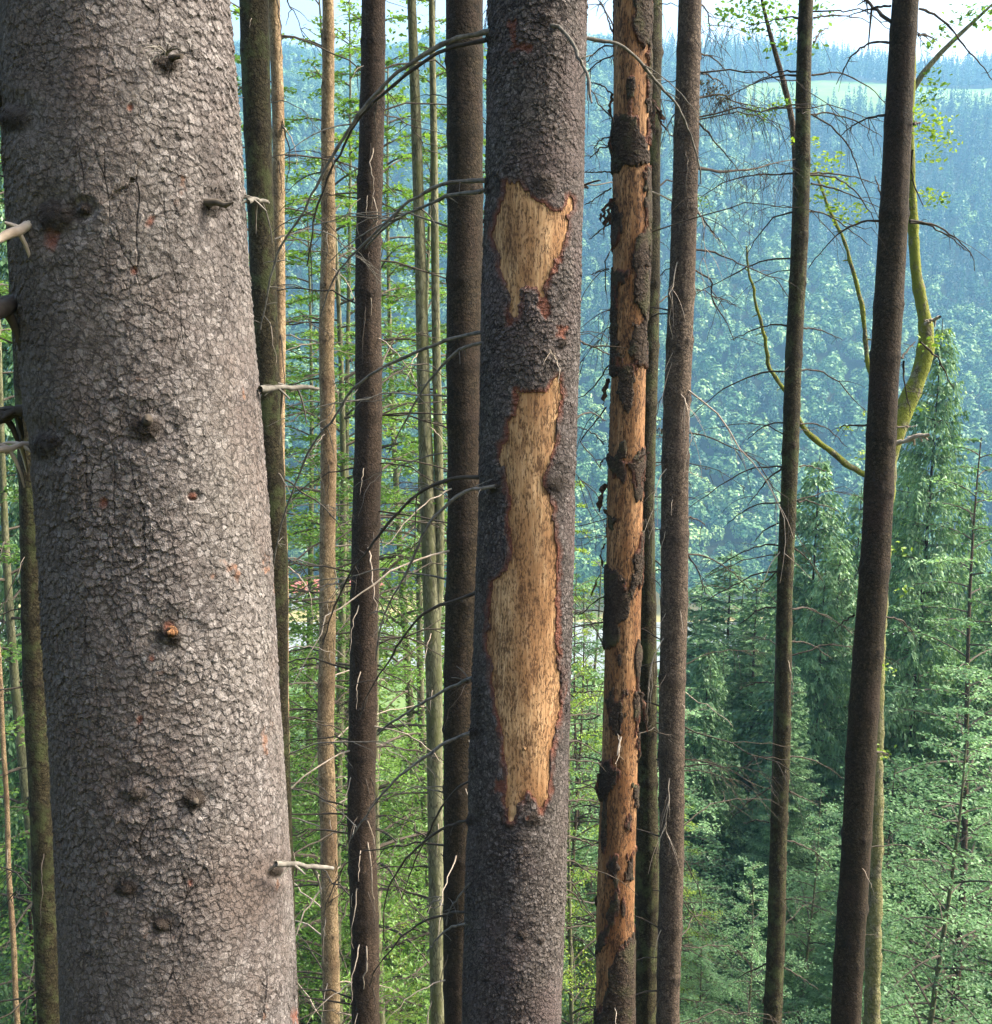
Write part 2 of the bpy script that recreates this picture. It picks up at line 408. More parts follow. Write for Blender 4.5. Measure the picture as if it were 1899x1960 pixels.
P = P[~FIELD(P[:, 0], P[:, 1]) & ~((P[:, 1] < 386) & (P[:, 0] > -80) & (P[:, 0] < -8)) & ~((P[:, 1] < 380) & (P[:, 0] < -62))]
Z = ground_z(P[:, 0], P[:, 1])
nn = vnoise(np.stack([P[:, 0], P[:, 1], 0 * Z], -1), 1 / 70, 3)
con = (nn + .9 * np.clip((P[:, 1] - 560) / 190, 0, 1) * np.clip((P[:, 0] - 60) / 150, 0, 1) + rng.uniform(-.2, .2, len(P))) > .80
con |= (P[:, 1] > 862) & (P[:, 1] < 885)
VV = []; TT = []
species = vnoise(np.stack([P[:, 0], P[:, 1], 0 * Z], -1), 1 / 25, 9)
for k in range(11):
    m = np.where(con & (np.arange(len(P)) % 5 == k))[0] if k < 5 else np.where(~con & (np.arange(len(P)) % 6 == k - 5))[0]
    if not len(m): continue
    T = CT[k] if k < 5 else DT[k - 5]
    a = rng.uniform(0, 6.28, len(m)); s = rng.uniform(.65, 1.5, len(m)); sz = s * rng.uniform(.85, 1.15, len(m))
    x = T[None, :, 0] * np.cos(a)[:, None] - T[None, :, 1] * np.sin(a)[:, None]
    y = T[None, :, 0] * np.sin(a)[:, None] + T[None, :, 1] * np.cos(a)[:, None]
    W = np.stack([x * s[:, None] + P[m, 0][:, None], y * s[:, None] + P[m, 1][:, None], T[None, :, 2] * sz[:, None] + Z[m][:, None]], -1)
    VV.append(W.reshape(-1, 3))
    tone = (.06 if k < 5 else .5) + rng.uniform(-.25, .35, len(m)) + (.25 * (species[m] - .5))
    leaf = rng.uniform(-.16, .16, (len(m), len(T) // 4)).repeat(4, axis=1)
    TT.append((tone[:, None] + leaf).ravel())
VV = np.concatenate(VV); TT = np.clip(np.concatenate(TT), 0, 1)
ff = obj('far_forest', VV, np.arange(len(VV)).reshape(-1, 4), M['far'], attrs={'tone': TT}, smooth=False)
tag(ff, 'hazy blue green mixed forest covering the opposite valley slope', 'forest', kind='stuff')

# ------------------------------------------------------------------ foliage trees
def leaves(C, N, S, tone, rs, jit=.45, asp=.6):
    n = len(C); N = N + rs.normal(0, jit, (n, 3)); N /= np.linalg.norm(N, axis=1)[:, None] + 1e-9
    ref = rs.normal(0, 1, (n, 3)); U = np.cross(N, ref); U /= np.linalg.norm(U, axis=1)[:, None] + 1e-9
    W = np.cross(N, U); S = np.broadcast_to(S, (n,))[:, None]
    V = np.stack([C - S * U, C - S * W * asp + N * S * .15, C + S * U, C + S * W * asp + N * S * .15], 1).reshape(-1, 3)
    return V, np.repeat(tone, 4)
def arc(p0, az, el, L, droop, n=8):
    """polyline from p0, direction az/el, bending down by droop (radians over the length)"""
    P = [np.array(p0, float)]; e = el
    for k in range(n - 1):
        d = np.array([math.cos(az) * math.cos(e), math.sin(az) * math.cos(e), math.sin(e)])
        P.append(P[-1] + d * L / (n - 1)); e -= droop / (n - 1)
    return np.array(P)

def beech_meshes(seed, H=18, rad=2.8, nl=60, per=260, leaf=.036, z0=.12, fill=1.0):
    """trunk, limbs, and a crown in flat layered sprays"""
    rs = np.random.RandomState(seed); tb = MB(); lb = MB()
    zz = np.linspace(0, H * .97, 22)
    ctr = np.stack([.18 * np.sin(zz * .33 + seed), .18 * np.cos(zz * .27 + seed * 2), zz], -1); ctr[:, :2] -= ctr[0, :2]
    tb.tube(ctr, np.linspace(.013 * H * .55, .012, 22) + .05 * np.exp(-zz * 1.5), 10)
    Cs = []; To = []
    for k in range(nl):
        t = z0 + (1 - z0) * (k + rs.rand() * .8) / nl; z = H * .97 * min(t, .995)
        c = np.array([np.interp(z, zz, ctr[:, 0]), np.interp(z, zz, ctr[:, 1]), z])
        L = rad * (.55 + .6 * math.sin(math.pi * min(1, .25 + .75 * t))) * rs.uniform(.55, 1.1) * (1.15 - t * .75)
        az = k * 2.399 + rs.uniform(-.5, .5)
        A = arc(c, az, rs.uniform(.1, .55), L, rs.uniform(.3, .8), 7)
        lb.tube(A, np.linspace(.009 + .008 * L, .004, 7), 5)
        m = int(per * (L / rad) * rs.uniform(.6, 1.2)); lt_ = rs.uniform(.08, .85)
        # twigs fan out in the plane of the limb
        nt = 10; tt = rs.uniform(.2, 1.0, nt)
        for q in range(nt):
            b = np.array([np.interp(tt[q], np.linspace(0, 1, 7), A[:, a_]) for a_ in range(3)])
            sd_ = az + rs.choice([-1, 1]) * rs.uniform(.5, 1.1)
            Lt = L * .42 * rs.uniform(.5, 1.1)
            B = arc(b, sd_, rs.uniform(-.1, .2), Lt, .35, 4); lb.tube(B, np.linspace(.006, .002, 4), 3)
            mm = max(6, m // nt); u = rs.uniform(.1, 1.05, mm)
            Pp = np.stack([np.interp(u, np.linspace(0, 1, 4), B[:, a_]) for a_ in range(3)], -1)
            Cs.append(Pp + rs.normal(0, 1, (mm, 3)) * [.13, .13, .022] * max(.6, L / 2)); To.append(np.full(mm, np.clip(lt_ + rs.uniform(-.15, .15), 0, 1)))
    Cs = np.concatenate(Cs); To = np.concatenate(To) + rs.uniform(-.1, .1, len(Cs))
    V, T = leaves(Cs, np.array([[0, 0, 1.0]]), rs.uniform(.7, 1.25, len(Cs)) * leaf, np.clip(To, 0, 1), rs, .3)
    f = lambda b: (np.concatenate(b.V), np.concatenate(b.Q))
    return f(tb), f(lb), (V, T)
def conifer_meshes(seed, H=22, rad=2.6, nw=44, nb=7, z0=.1, droop=.35, hang=.25, needle=.075, dens=1.0):
    rs = np.random.RandomState(seed); tb = MB(); lb = MB()
    zz = np.linspace(0, H, 16); tb.tube(np.stack([0 * zz, 0 * zz, zz], -1), np.linspace(.011 * H * .6, .008, 16) + .06 * np.exp(-zz * 1.5), 10)
    C = []; D = []; T = []
    for w in range(nw):
        t = z0 + (1 - z0) * (w + .3 * rs.rand()) / nw; z = H * t
        Lm = rad * (1 - t) ** .75 * (1 if t > .2 else .75) + .08
        for b in range(nb):
            L = Lm * rs.uniform(.55, 1.12); az = 2 * math.pi * (b + rs.uniform(-.4, .4)) / nb + w * .7
            el = .45 * t - .05 + rs.uniform(-.12, .12)
            A = arc([0, 0, z + rs.uniform(-.1, .1)], az, el, L, droop * (1.2 - t) - .1, 6)
            lb.tube(A, np.linspace(.006 + .006 * L, .003, 6), 4)
            n = max(4, int(26 * L * dens)); u = rs.uniform(.12, 1.0, n)
            Pp = np.stack([np.interp(u, np.linspace(0, 1, 6), A[:, a_]) for a_ in range(3)], -1)
            side = rs.choice([-1, 1], n); sa = az + side * rs.uniform(.55, 1.15, n); tone = rs.uniform(.1, .75)
            Ls = (.12 + .32 * L * (1 - u) + .06) * rs.uniform(.5, 1.1, n)
            for q in range(2):                # two tufts along each side shoot
                v = (q + rs.rand(n)) / 2
                dirv = np.stack([np.cos(sa), np.sin(sa), -hang * (1 + 1.5 * v) + rs.normal(0, .15, n)], -1)
                C.append(Pp + dirv * (Ls * v)[:, None]); D.append(dirv); T.append(np.clip(tone + .25 * v + rs.uniform(-.15, .15, n), 0, 1))
    C = np.concatenate(C); D = np.concatenate(D); T = np.concatenate(T); n = len(C)
    D = D + rs.normal(0, .2, D.shape); D /= np.linalg.norm(D, axis=1)[:, None]
    ref = np.array([0, 0, 1.0]) + rs.normal(0, .5, (n, 3)); U = np.cross(D, ref); U /= np.linalg.norm(U, axis=1)[:, None] + 1e-9
    S = (rs.uniform(.7, 1.3, n) * needle)[:, None]
    Vn = np.stack([C - D * S, C - U * S * .42, C + D * S * 1.2, C + U * S * .42], 1).reshape(-1, 3)
    f = lambda b: (np.concatenate(b.V), np.concatenate(b.Q))
    return f(tb), f(lb), (Vn, np.repeat(T, 4))
def template(kind, meshes, leafmat, barkmat):
    (tv, tq), (lv, lq), (fv, ft) = meshes
    cv_ = np.concatenate([fv, lv]); cq = np.concatenate([np.arange(len(fv)).reshape(-1, 4), lq + len(fv)])
    cm_ = mesh_np('crown', cv_, cq, leafmat, {'tone': np.concatenate([ft, np.zeros(len(lv))])}, smooth=False)
    cm_.materials.append(M['limb'])
    cm_.polygons.foreach_set('material_index', np.concatenate([np.zeros(len(fv) // 4, np.int32), np.ones(len(lq), np.int32)]))
    return dict(kind=kind, trunk=mesh_np('trunk', tv, tq, barkmat), crown=cm_)
TP = {
 'beech_a': template('beech', beech_meshes(1, 18, 3.0, 78, 470, .043), M['leaf'], M['bark_pale']),
 'beech_b': template('beech', beech_meshes(2, 18, 2.6, 70, 420, .042), M['leaf'], M['bark_pale']),
 'beech_c': template('beech', beech_meshes(3, 16, 3.3, 80, 420, .05), M['leaf_cool'], M['bark_grey']),
 'beech_d': template('beech', beech_meshes(4, 14, 3.2, 70, 420, .055), M['leaf_cool'], M['bark_pale']),
 'beech_y': template('beech', beech_meshes(5, 14, 2.6, 60, 340, .045), M['leaf_bright'], M['bark_pale']),
 'fir_a': template('fir', conifer_meshes(11, 24, 3.6, 56, 9, .06, .25, .15, .052, 2.7), M['needle'], M['bark_grey']),
 'fir_b': template('fir', conifer_meshes(12, 20, 3.3, 48, 9, .06, .3, .2, .052, 2.7), M['needle'], M['bark_grey']),
 'spruce_a': template('spruce', conifer_meshes(13, 24, 3.9, 50, 9, .06, .75, .8, .056, 2.7), M['needle'], M['bark_brown']),
 'spruce_b': template('spruce', conifer_meshes(14, 20, 3.4, 44, 9, .06, .6, .6, .056, 2.7), M['needle'], M['bark_brown']),
}
HT = {'beech_a': 18, 'beech_b': 18, 'beech_c': 16, 'beech_d': 14, 'beech_y': 14, 'fir_a': 24, 'fir_b': 20, 'spruce_a': 24, 'spruce_b': 20}
NM = {'beech': 'beech_tree', 'fir': 'fir_tree', 'spruce': 'spruce_tree'}
prr = random.Random(5)
def put_tree(key, px, py_top, Y, label, group=None, width=1.0, rz=None):
    top = at(px, py_top, Y); gz = float(ground_z(top[0], Y)) - .2
    s = max(.25, (top[2] - gz) / HT[key]); t = TP[key]
    e = empty(NM[t['kind']], (top[0], Y, gz), label, 'tree', group)
    e.scale = (s * width, s * width, s); e.rotation_euler = (0, 0, prr.uniform(0, 6.28) if rz is None else rz)
    for part in ('trunk', 'crown'): link(bpy.data.objects.new(part, t[part]), e)
    return e
LIST = [
 ('fir_a', 1400, 1052, 45, 'dark green fir whose pointed top stands alone against the blue slope', 1.7),
 ('spruce_a', 1805, 610, 31, 'tall drooping spruce rising behind the mossy trunk at right', 1.0),
 ('spruce_b', 1570, 870, 38, 'grey green spruce seen between the two slim straight trunks at right', 1.2),
 ('spruce_b', 1650, 930, 43, 'spruce with hanging twigs behind the mossy side branch', 1.1),
 ('fir_b', 1500, 1120, 52, 'fir standing just left of the slimmest olive trunk, behind it', 1.5),
 ('fir_b', 1345, 1180, 58, 'low fir partly hidden by the lit brown trunk', 1.6),
 ('spruce_a', 1745, 850, 37, 'spruce with brownish lower twigs behind the rightmost dark trunk', .9),
 ('beech_c', 1905, 790, 24, 'pale green beech filling the right edge of the view', .9),
 ('beech_d', 1835, 1270, 19, 'beech with layered silvery leaves in the lower right corner', 1.0),
 ('beech_c', 1740, 1430, 25, 'beech right of the pale mossy trunk base', 1.1),
 ('beech_d', 1555, 1500, 23, 'small beech between the slim olive trunk and the dark trunk', .9),
 ('beech_d', 1440, 1640, 18, 'young beech with bluish green sprays low beside the brown lit trunk', .9),
 ('beech_c', 1380, 1430, 34, 'beech under the lone dark fir', 1.0),
 ('beech_y', 1115, 870, 21, 'bright yellow green young beech between the two debarked trees', .55),
 ('beech_a', 1110, 1200, 33, 'pale green beech low between the two debarked trees', 1.1),
 ('beech_a', 590, -120, 17, 'leafy slim beech just right of the thick grey trunk', .8),
 ('beech_b', 665, -90, 21, 'slim beech behind the gap between tan trunk and dark brown trunk', .75),
 ('beech_a', 770, 40, 23, 'beech with open layered crown behind the pale forked trunk', .85),
 ('beech_b', 480, -60, 22, 'beech mostly hidden behind the thick grey trunk', .9),
 ('beech_b', 890, -20, 26, 'slim beech hidden behind the dark trunk beside the main scarred tree', .8),
 ('beech_a', 690, -160, 15, 'slender beech with bright layered sprays behind the reddish brown trunk', .7),
 ('beech_b', 830, -90, 19, 'beech with small bright leaves right of the pale forked trunk', .7),
 ('beech_a', 560, 300, 28, 'beech deeper in the gap right of the thick grey trunk', .9),
 ('beech_y', 640, 700, 24, 'yellowish beech top between the tan and the reddish brown trunk', .9),
 ('beech_c', 1125, 1060, 29, 'broad beech filling the low gap between the two debarked trees', .8),
 ('beech_c', 1098, 1090, 24, 'beech half behind the right side of the main scarred tree', .8),
 ('beech_b', 1150, 1040, 34, 'pale beech half behind the left side of the dead stem', 1.2),
 ('fir_b', 1345, 1110, 49, 'fir top rising right beside the brown lit trunk', 1.7),
 ('fir_a', 1450, 1100, 41, 'fir between the lone pointed fir and the slim olive trunk', 1.5),
 ('spruce_b', 1505, 1040, 47, 'spruce top directly behind the slim olive trunk', 1.5),
 ('spruce_a', 1868, 960, 36, 'dense spruce just inside the right edge', 1.2),
 ('spruce_b', 1610, 1040, 35, 'spruce crown filling the space left of the rightmost thick trunk', 1.2),
 ('beech_b', -30, 0, 18, 'beech at the extreme left edge of the view', .9),
 ('spruce_a', 20, -50, 26, 'shaded spruce behind the leftmost trunk', 1.1),
 ('beech_c', 610, 1480, 30, 'beech low behind the foot of the tan trunk', 1.0),
 ('beech_y', 760, 1700, 16, 'bright leafed young beech low between brown trunk and pale trunk', .8),
 ('fir_b', 640, 1350, 55, 'small dark fir low between the tan and brown trunks', 1.2),
 ('beech_a', 590, 1700, 22, 'low beech beside the foot of the thick grey trunk', .9),
 ('beech_y', 1300, 1480, 24, 'yellow green beech behind the lit brown trunk', .7),
 ('fir_b', 60, 900, 30, 'fir behind the leftmost dark trunk', 1.1),
]
for key, px, py, Y, lab, w in LIST: put_tree(key, px, py, Y, lab, None, w)
# the wooded slope below: filler trees, tops below the line of the valley floor
sc_ = random.Random(21)
ZONES = [(-999, 130, 'left of the leftmost trunk'), (130, 560, 'behind the thick grey trunk'), (560, 650, 'beside the tan trunk'), (650, 720, 'behind the reddish brown trunk'), (720, 860, 'near the pale forked trunk'),
         (860, 1085, 'behind the main scarred tree'), (1085, 1165, 'between the two debarked trees'), (1165, 1310, 'behind the dead debarked stem'),
         (1310, 1400, 'just right of the brown lit trunk'), (1400, 1500, 'left of the slim olive trunk'), (1500, 1600, 'just right of the slim olive trunk'), (1600, 1720, 'behind the rightmost thick trunk'),
         (1720, 1810, 'right of the rightmost thick trunk'), (1810, 3000, 'along the right edge of the view')]
placed = []
def filler(n_want, Yr, limf, hmax, keys_l, keys_r, gap, pxr=(-120, 2020)):
    n_f = 0
    for _ in range(6000):
        if n_f >= n_want: break
        Y = sc_.uniform(*Yr); px = sc_.uniform(*pxr); X = at(px, 1400, Y)[0]
        if any((X - a) ** 2 + (Y - b) ** 2 < gap ** 2 for a, b in placed): continue
        lim = limf(px, Y)
        if lim is None: continue
        key = sc_.choice(keys_l if px < 1300 else keys_r)
        h = at(px, lim, Y)[2] - float(ground_z(X, Y))
        if h < 3.5 or h > hmax: continue
        k = NM[TP[key]['kind']].split('_')[0]
        zn = next(z for z in ZONES if z[0] <= px < z[1])[2]; far_ = 'on the lower slope' if Y > 85 else ('on the middle slope' if Y > 45 else 'on the near slope')
        nm = {'beech_a': 'bright green beech', 'beech_c': 'bluish green beech', 'beech_d': 'small bluish green beech', 'beech_y': 'yellow green beech', 'beech_b': 'slim beech', 'fir_a': 'slender fir', 'fir_b': 'stout fir', 'spruce_a': 'drooping spruce', 'spruce_b': 'bushy spruce'}[key]
        size = 'tall' if h > 22 else ('low' if h < 12 else 'middling')
        put_tree(key, px, lim, Y, f'{size} {nm} {far_}, {zn}', f'{size} {nm} trees {far_} {zn}', sc_.uniform(1.0, 1.4))
        placed.append((X, Y)); n_f += 1
def lim_hi(px, Y):
    if 680 < px < 850 or 190 < px < 470: return None
    if px < 1320: return sc_.uniform(1180, 1330)
    if 1320 < px < 1500: return sc_.uniform(1140, 1300)
    return sc_.uniform(1050, 1270)
def lim_lo(px, Y):
    if 190 < px < 470: return None
    if 690 < px < 860: return None if Y > 30 else sc_.uniform(1600, 1750)
    return sc_.uniform(1280, 1640) + (180 if Y < 40 else 0)
MIX = ['beech_c', 'beech_d', 'fir_a', 'spruce_b', 'beech_c', 'beech_a', 'beech_y']
filler(64, (28, 66), lim_hi, 37, MIX, ['beech_c', 'fir_b', 'spruce_b', 'spruce_a', 'fir_a', 'beech_d'], 3.6)
filler(50, (20, 60), lim_lo, 30, MIX, ['beech_c', 'beech_d', 'beech_d', 'spruce_b', 'fir_b'], 3.0)
filler(70, (55, 130), lambda p, y: (None if 190 < p < 470 or 690 < p < 850 else sc_.uniform(1290, 1480)), 30, MIX, MIX, 5.0)
filler(22, (225, 286), lambda p, y: sc_.uniform(1285, 1330) if not 700 < p < 840 else None, 26, ['beech_c', 'beech_a', 'beech_d'], ['beech_c', 'beech_d'], 8)

# ------------------------------------------------------------------ undergrowth on the near slope
rs = np.random.RandomState(77)
n = 60000
uy = 15 + rs.rand(n) ** 1.3 * 150; ux = rs.uniform(-1, 1, n) * (uy * .55 + 6)
cl = vnoise(np.stack([ux, uy, 0 * ux], -1), .5, 4)
uz = ground_z(ux, uy) + rs.rand(n) * 1.6 * np.clip(cl * 2 - .4, 0, 1.3)
Vu, Tu = leaves(np.stack([ux, uy, uz], -1), np.array([[0, -.2, 1.0]]), .03 + uy * .0024, np.clip(cl + rs.uniform(-.3, .3, n), 0, 1), rs, .5)
u = obj('undergrowth', Vu, np.arange(len(Vu)).reshape(-1, 4), M['leaf_cool'], attrs={'tone': Tu}, smooth=False)
tag(u, 'low leafy undergrowth covering the steep slope', 'undergrowth', kind='stuff')

# ------------------------------------------------------------------ the trunks in front
TREES = {}
def polydist(px, py, poly):
    """signed distance in layout pixels, negative inside"""
    poly = np.asarray(poly, float); n = len(poly); d = np.full(px.shape, 1e9); ins = np.zeros(px.shape, bool)
    for k in range(n):
        a = poly[k]; b = poly[(k + 1) % n]; e = b - a
        t = np.clip(((px - a[0]) * e[0] + (py - a[1]) * e[1]) / (e @ e + 1e-9), 0, 1)
        d = np.minimum(d, np.hypot(px - a[0] - t * e[0], py - a[1] - t * e[1]))
        c = ((a[1] > py) != (b[1] > py))
        with np.errstate(divide='ignore', invalid='ignore'):
            ins ^= c & (px < (b[0] - a[0]) * (py - a[1]) / (b[1] - a[1] + 1e-12) + a[0])
    return np.where(ins, -d, d)

class Trunk:
    def __init__(s, spec, Y, top=22.0, lean=0.0):
        s.Y = Y; s.wob = .0011 * Y if Y > 4.5 else 0.0
        zs, cx, rr = [], [], []
        for py, xl, xr in spec:
            c = at((xl + xr) / 2, py, Y); dep = depth_at(py, Y)
            zs.append(c[2]); cx.append(c[0]); rr.append((xr - xl) / 2 * dep / F / math.hypot(1, c[0] / Y))
        o = np.argsort(zs); s.zs = np.array(zs)[o]; s.cx = np.array(cx)[o]; s.rr = np.array(rr)[o]
        # extend upward with taper and down to the ground with flare
        z0, z1 = s.zs[0], s.zs[-1]
        sl_lo = (s.cx[-1] - s.cx[0]) / (z1 - z0)
        gz = float(ground_z(s.cx[0], Y)) - .15
        lo = np.linspace(gz, z0 - .05, 8)[:-1]
        rlo = s.rr[0] * (1 + .04 * (z0 - lo)) + .35 * s.rr[0] * np.exp(-(lo - gz) * 2.5)
        hi = np.linspace(z1 + .3, max(top, z1 + 6), 10)
        rhi = s.rr[-1] * (1 - (hi - z1) / (hi[-1] - z1) * .93)
        s.cx = np.concatenate([s.cx[0] + sl_lo * (lo - z0), s.cx, s.cx[-1] + sl_lo * (hi - z1)])
        s.rr = np.concatenate([rlo, s.rr, rhi]); s.zs = np.concatenate([lo, s.zs, hi])
        s.gz = gz; s.view = (z0, z1); s.top = hi[-1]
        s.base = np.array([np.interp(gz, s.zs, s.cx), Y, gz])
    def c(s, z): return np.interp(z, s.zs, s.cx) + s.wob * (np.sin(np.asarray(z) * 1.3 + s.Y * 5) + .6 * np.sin(np.asarray(z) * 2.9 + s.Y * 3))
    def r(s, z): return np.interp(z, s.zs, s.rr)
    def surf(s, px, py):
        """point on the camera-facing surface seen at a layout pixel"""
        p = at(px, py, s.Y)
        for _ in range(3):
            z = p[2]; r = s.r(z); dx = np.clip(p[0] - s.c(z), -r * .98, r * .98)
            p = at(px, py, s.Y - math.sqrt(max(r * r - dx * dx, 0)))
        return p
    def grid(s, nfront, nrows, seed, lump=.03, nback=20, full=False):
        a0 = math.atan2(-s.Y, -s.c((s.view[0] + s.view[1]) / 2))     # towards the camera
        fr = np.linspace(-R(105), R(105), nfront); bk = np.linspace(R(105), R(255), nback + 2)[1:-1]
        th = a0 + np.concatenate([fr, bk])
        z0, z1 = s.view
        zs = np.concatenate([np.linspace(s.gz, z0 - .1, 24), np.linspace(z0 - .05, z1 + .1, nrows), np.linspace(z1 + .3, s.top, 30)])
        Zm, Th = np.meshgrid(zs, th, indexing='ij')
        rr = s.r(Zm)
        D = np.stack([np.cos(Th), np.sin(Th), Zm * .9], -1).reshape(-1, 3)
        lm = vnoise(D * [1.3, 1.3, 1.2], 1.0, seed * 3.1) + .5 * vnoise(D * [3, 3, 3.0], 1.0, seed) - .75
        rr = rr * (1 + lump * lm.reshape(rr.shape) * 2)
        V = np.stack([s.c(Zm) + rr * np.cos(Th), s.Y + rr * np.sin(Th), Zm], -1)
        m, n = Zm.shape
        i = np.arange(m - 1)[:, None] * n; j = np.arange(n)[None]; j2 = (j + 1) % n
        Q = np.stack([i + j, i + j2, i + n + j2, i + n + j], -1).reshape(-1, 4)
        nrm = np.stack([np.cos(Th), np.sin(Th), 0 * Th], -1)
        return V.reshape(-1, 3), Q, nrm.reshape(-1, 3)

def dead_branch(root, T, z, az, L, r0, el, droop, mat, seed, twigs=3, hang=0, side_len=.35, name='dead_branch'):
    rs_ = np.random.RandomState(seed); mb = MB(); rt = float(T.r(z))
    p0 = np.array([T.c(z) + rt * .9 * math.cos(az), T.Y + rt * .9 * math.sin(az), z]) - T.base
    A = arc(p0, az, el, L, droop, 12)
    A[2:] += rs_.normal(0, L * .010, (10, 3)).cumsum(axis=0); A[2:] += rs_.normal(0, L * .008, (10, 3))
    mb.tube(A, np.linspace(r0, r0 * .25, 12), 6)
    for k in range(twigs):
        u = rs_.uniform(.25, .95); b = np.array([np.interp(u, np.linspace(0, 1, 12), A[:, q]) for q in range(3)])
        B = arc(b, az + rs_.choice([-1, 1]) * rs_.uniform(.4, 1.1), el - droop * u + rs_.uniform(-.4, .3), side_len * L * rs_.uniform(.4, 1.1), rs_.uniform(.1, .9), 6)
        B[1:] += rs_.normal(0, .014, (5, 3)).cumsum(axis=0)
        mb.tube(B, np.linspace(r0 * .5, r0 * .2, 6), 4)
    for k in range(hang):
        u = rs_.uniform(.2, 1); b = np.array([np.interp(u, np.linspace(0, 1, 12), A[:, q]) for q in range(3)])
        B = arc(b, az + rs_.uniform(-1.3, 1.3), rs_.uniform(-1.3, -.5), rs_.uniform(.1, .42), rs_.uniform(.2, .8), 5)
        mb.tube(B, np.linspace(.0022, .0010, 5), 3)
    return mb.build(name, mat, root)

def traced(root, T, pts, r0, r1, mat, dy0=0.0, dy1=.3, name='dead_branch', twigs=0, seed=1, absY=None):
    """branch through layout points; starts at the trunk and drifts in depth from dy0 to dy1"""
    pts = np.array(pts, float); n = len(pts)
    s_ = np.concatenate([[0], np.cumsum(np.hypot(*np.diff(pts, axis=0).T))]); s_ /= s_[-1]
    u = np.linspace(0, 1, max(14, n * 3))
    # smooth interpolation through the points (Catmull-Rom)
    def cr(vals):
        out = []
        for q in u:
            k = min(max(np.searchsorted(s_, q) - 1, 0), n - 2); t = (q - s_[k]) / (s_[k + 1] - s_[k] + 1e-9)
            p0, p1, p2, p3 = vals[max(k - 1, 0)], vals[k], vals[k + 1], vals[min(k + 2, n - 1)]
            out.append(.5 * (2 * p1 + (p2 - p0) * t + (2 * p0 - 5 * p1 + 4 * p2 - p3) * t * t + (3 * p1 - p0 - 3 * p2 + p3) * t ** 3))
        return np.array(out)
    X_, Y_ = cr(pts[:, 0]), cr(pts[:, 1])
    base = T.Y if absY is None else absY
    P = np.array([at(x, y, base + dy0 + (dy1 - dy0) * q) for x, y, q in zip(X_, Y_, u)]) - T.base
    rs_ = np.random.RandomState(seed); mb = MB()
    P[1:] += rs_.normal(0, .0020 * T.Y / 4, (len(P) - 1, 3)).cumsum(axis=0) * .6
    P[1:-1] += rs_.normal(0, .0016 * T.Y / 4, (len(P) - 2, 3))
    mb.tube(P, np.linspace(r0, r1, len(P)) * rs_.uniform(.85, 1.2, len(P)), 8)
    for k in range(int(4 + len(P) // 4)):     # short snapped side shoots
        q = rs_.randint(1, len(P) - 1); B = arc(P[q], rs_.uniform(0, 6.28), rs_.uniform(-1.2, .8), rs_.uniform(.015, .09), rs_.uniform(0, .8), 4)
        mb.tube(B, [r1 * .9, r1 * .75, r1 * .6, r1 * .4], 4)
    for k in range(twigs):
        q = rs_.uniform(.2, .95); b = np.array([np.interp(q, u, P[:, a_]) for a_ in range(3)])
        d = P[-1] - P[0]; az = math.atan2(d[1], d[0]) + rs_.choice([-1, 1]) * rs_.uniform(.3, 1.2)
        B = arc(b, az, rs_.uniform(-.9, .3), rs_.uniform(.12, .4), rs_.uniform(.2, 1), 6)
        mb.tube(B, np.linspace(r1 * 1.1, r1 * .5, 6), 4)
    return mb.build(name, mat, root)

def stub(root, T, px, py, L, r, mat, dx=0, dz=0, name='branch_stub', seed=0):
    """short broken branch pointing out of the bark towards the viewer"""
    p = T.surf(px, py) - T.base; rs_ = np.random.RandomState(seed)
    ctr = np.array([T.c(p[2] + T.base[2]) - T.base[0], 0, p[2]]); o = p - ctr; o[2] = 0; o /= np.linalg.norm(o)
    d = o + np.array([dx, 0, dz]); d /= np.linalg.norm(d)
    P_ = np.array([p - d * .02, p + d * L * .4, p + d * L * .8, p + d * L]); P_[2:] += rs_.normal(0, .003, (2, 3))
    mb = MB(); mb.tube(P_, [r * 1.5, r, r * .85, r * .25], 8); return mb.build(name, mat, root)

def crown_top(root, T, key, z0=8.5, width=1.0):
    """the living crown of a spruce, high above the frame"""
    t = TP[key]; s = (T.top + 1 - z0) / HT[key] * 1.05
    o = bpy.data.objects.new('crown', t['crown']); link(o, root)
    o.location = (T.c(z0) - T.base[0], 0, z0 - T.gz - s * HT[key] * .08); o.scale = (s * width, s * width, s); o.rotation_euler = (0, 0, prr.uniform(0, 6))
    return o

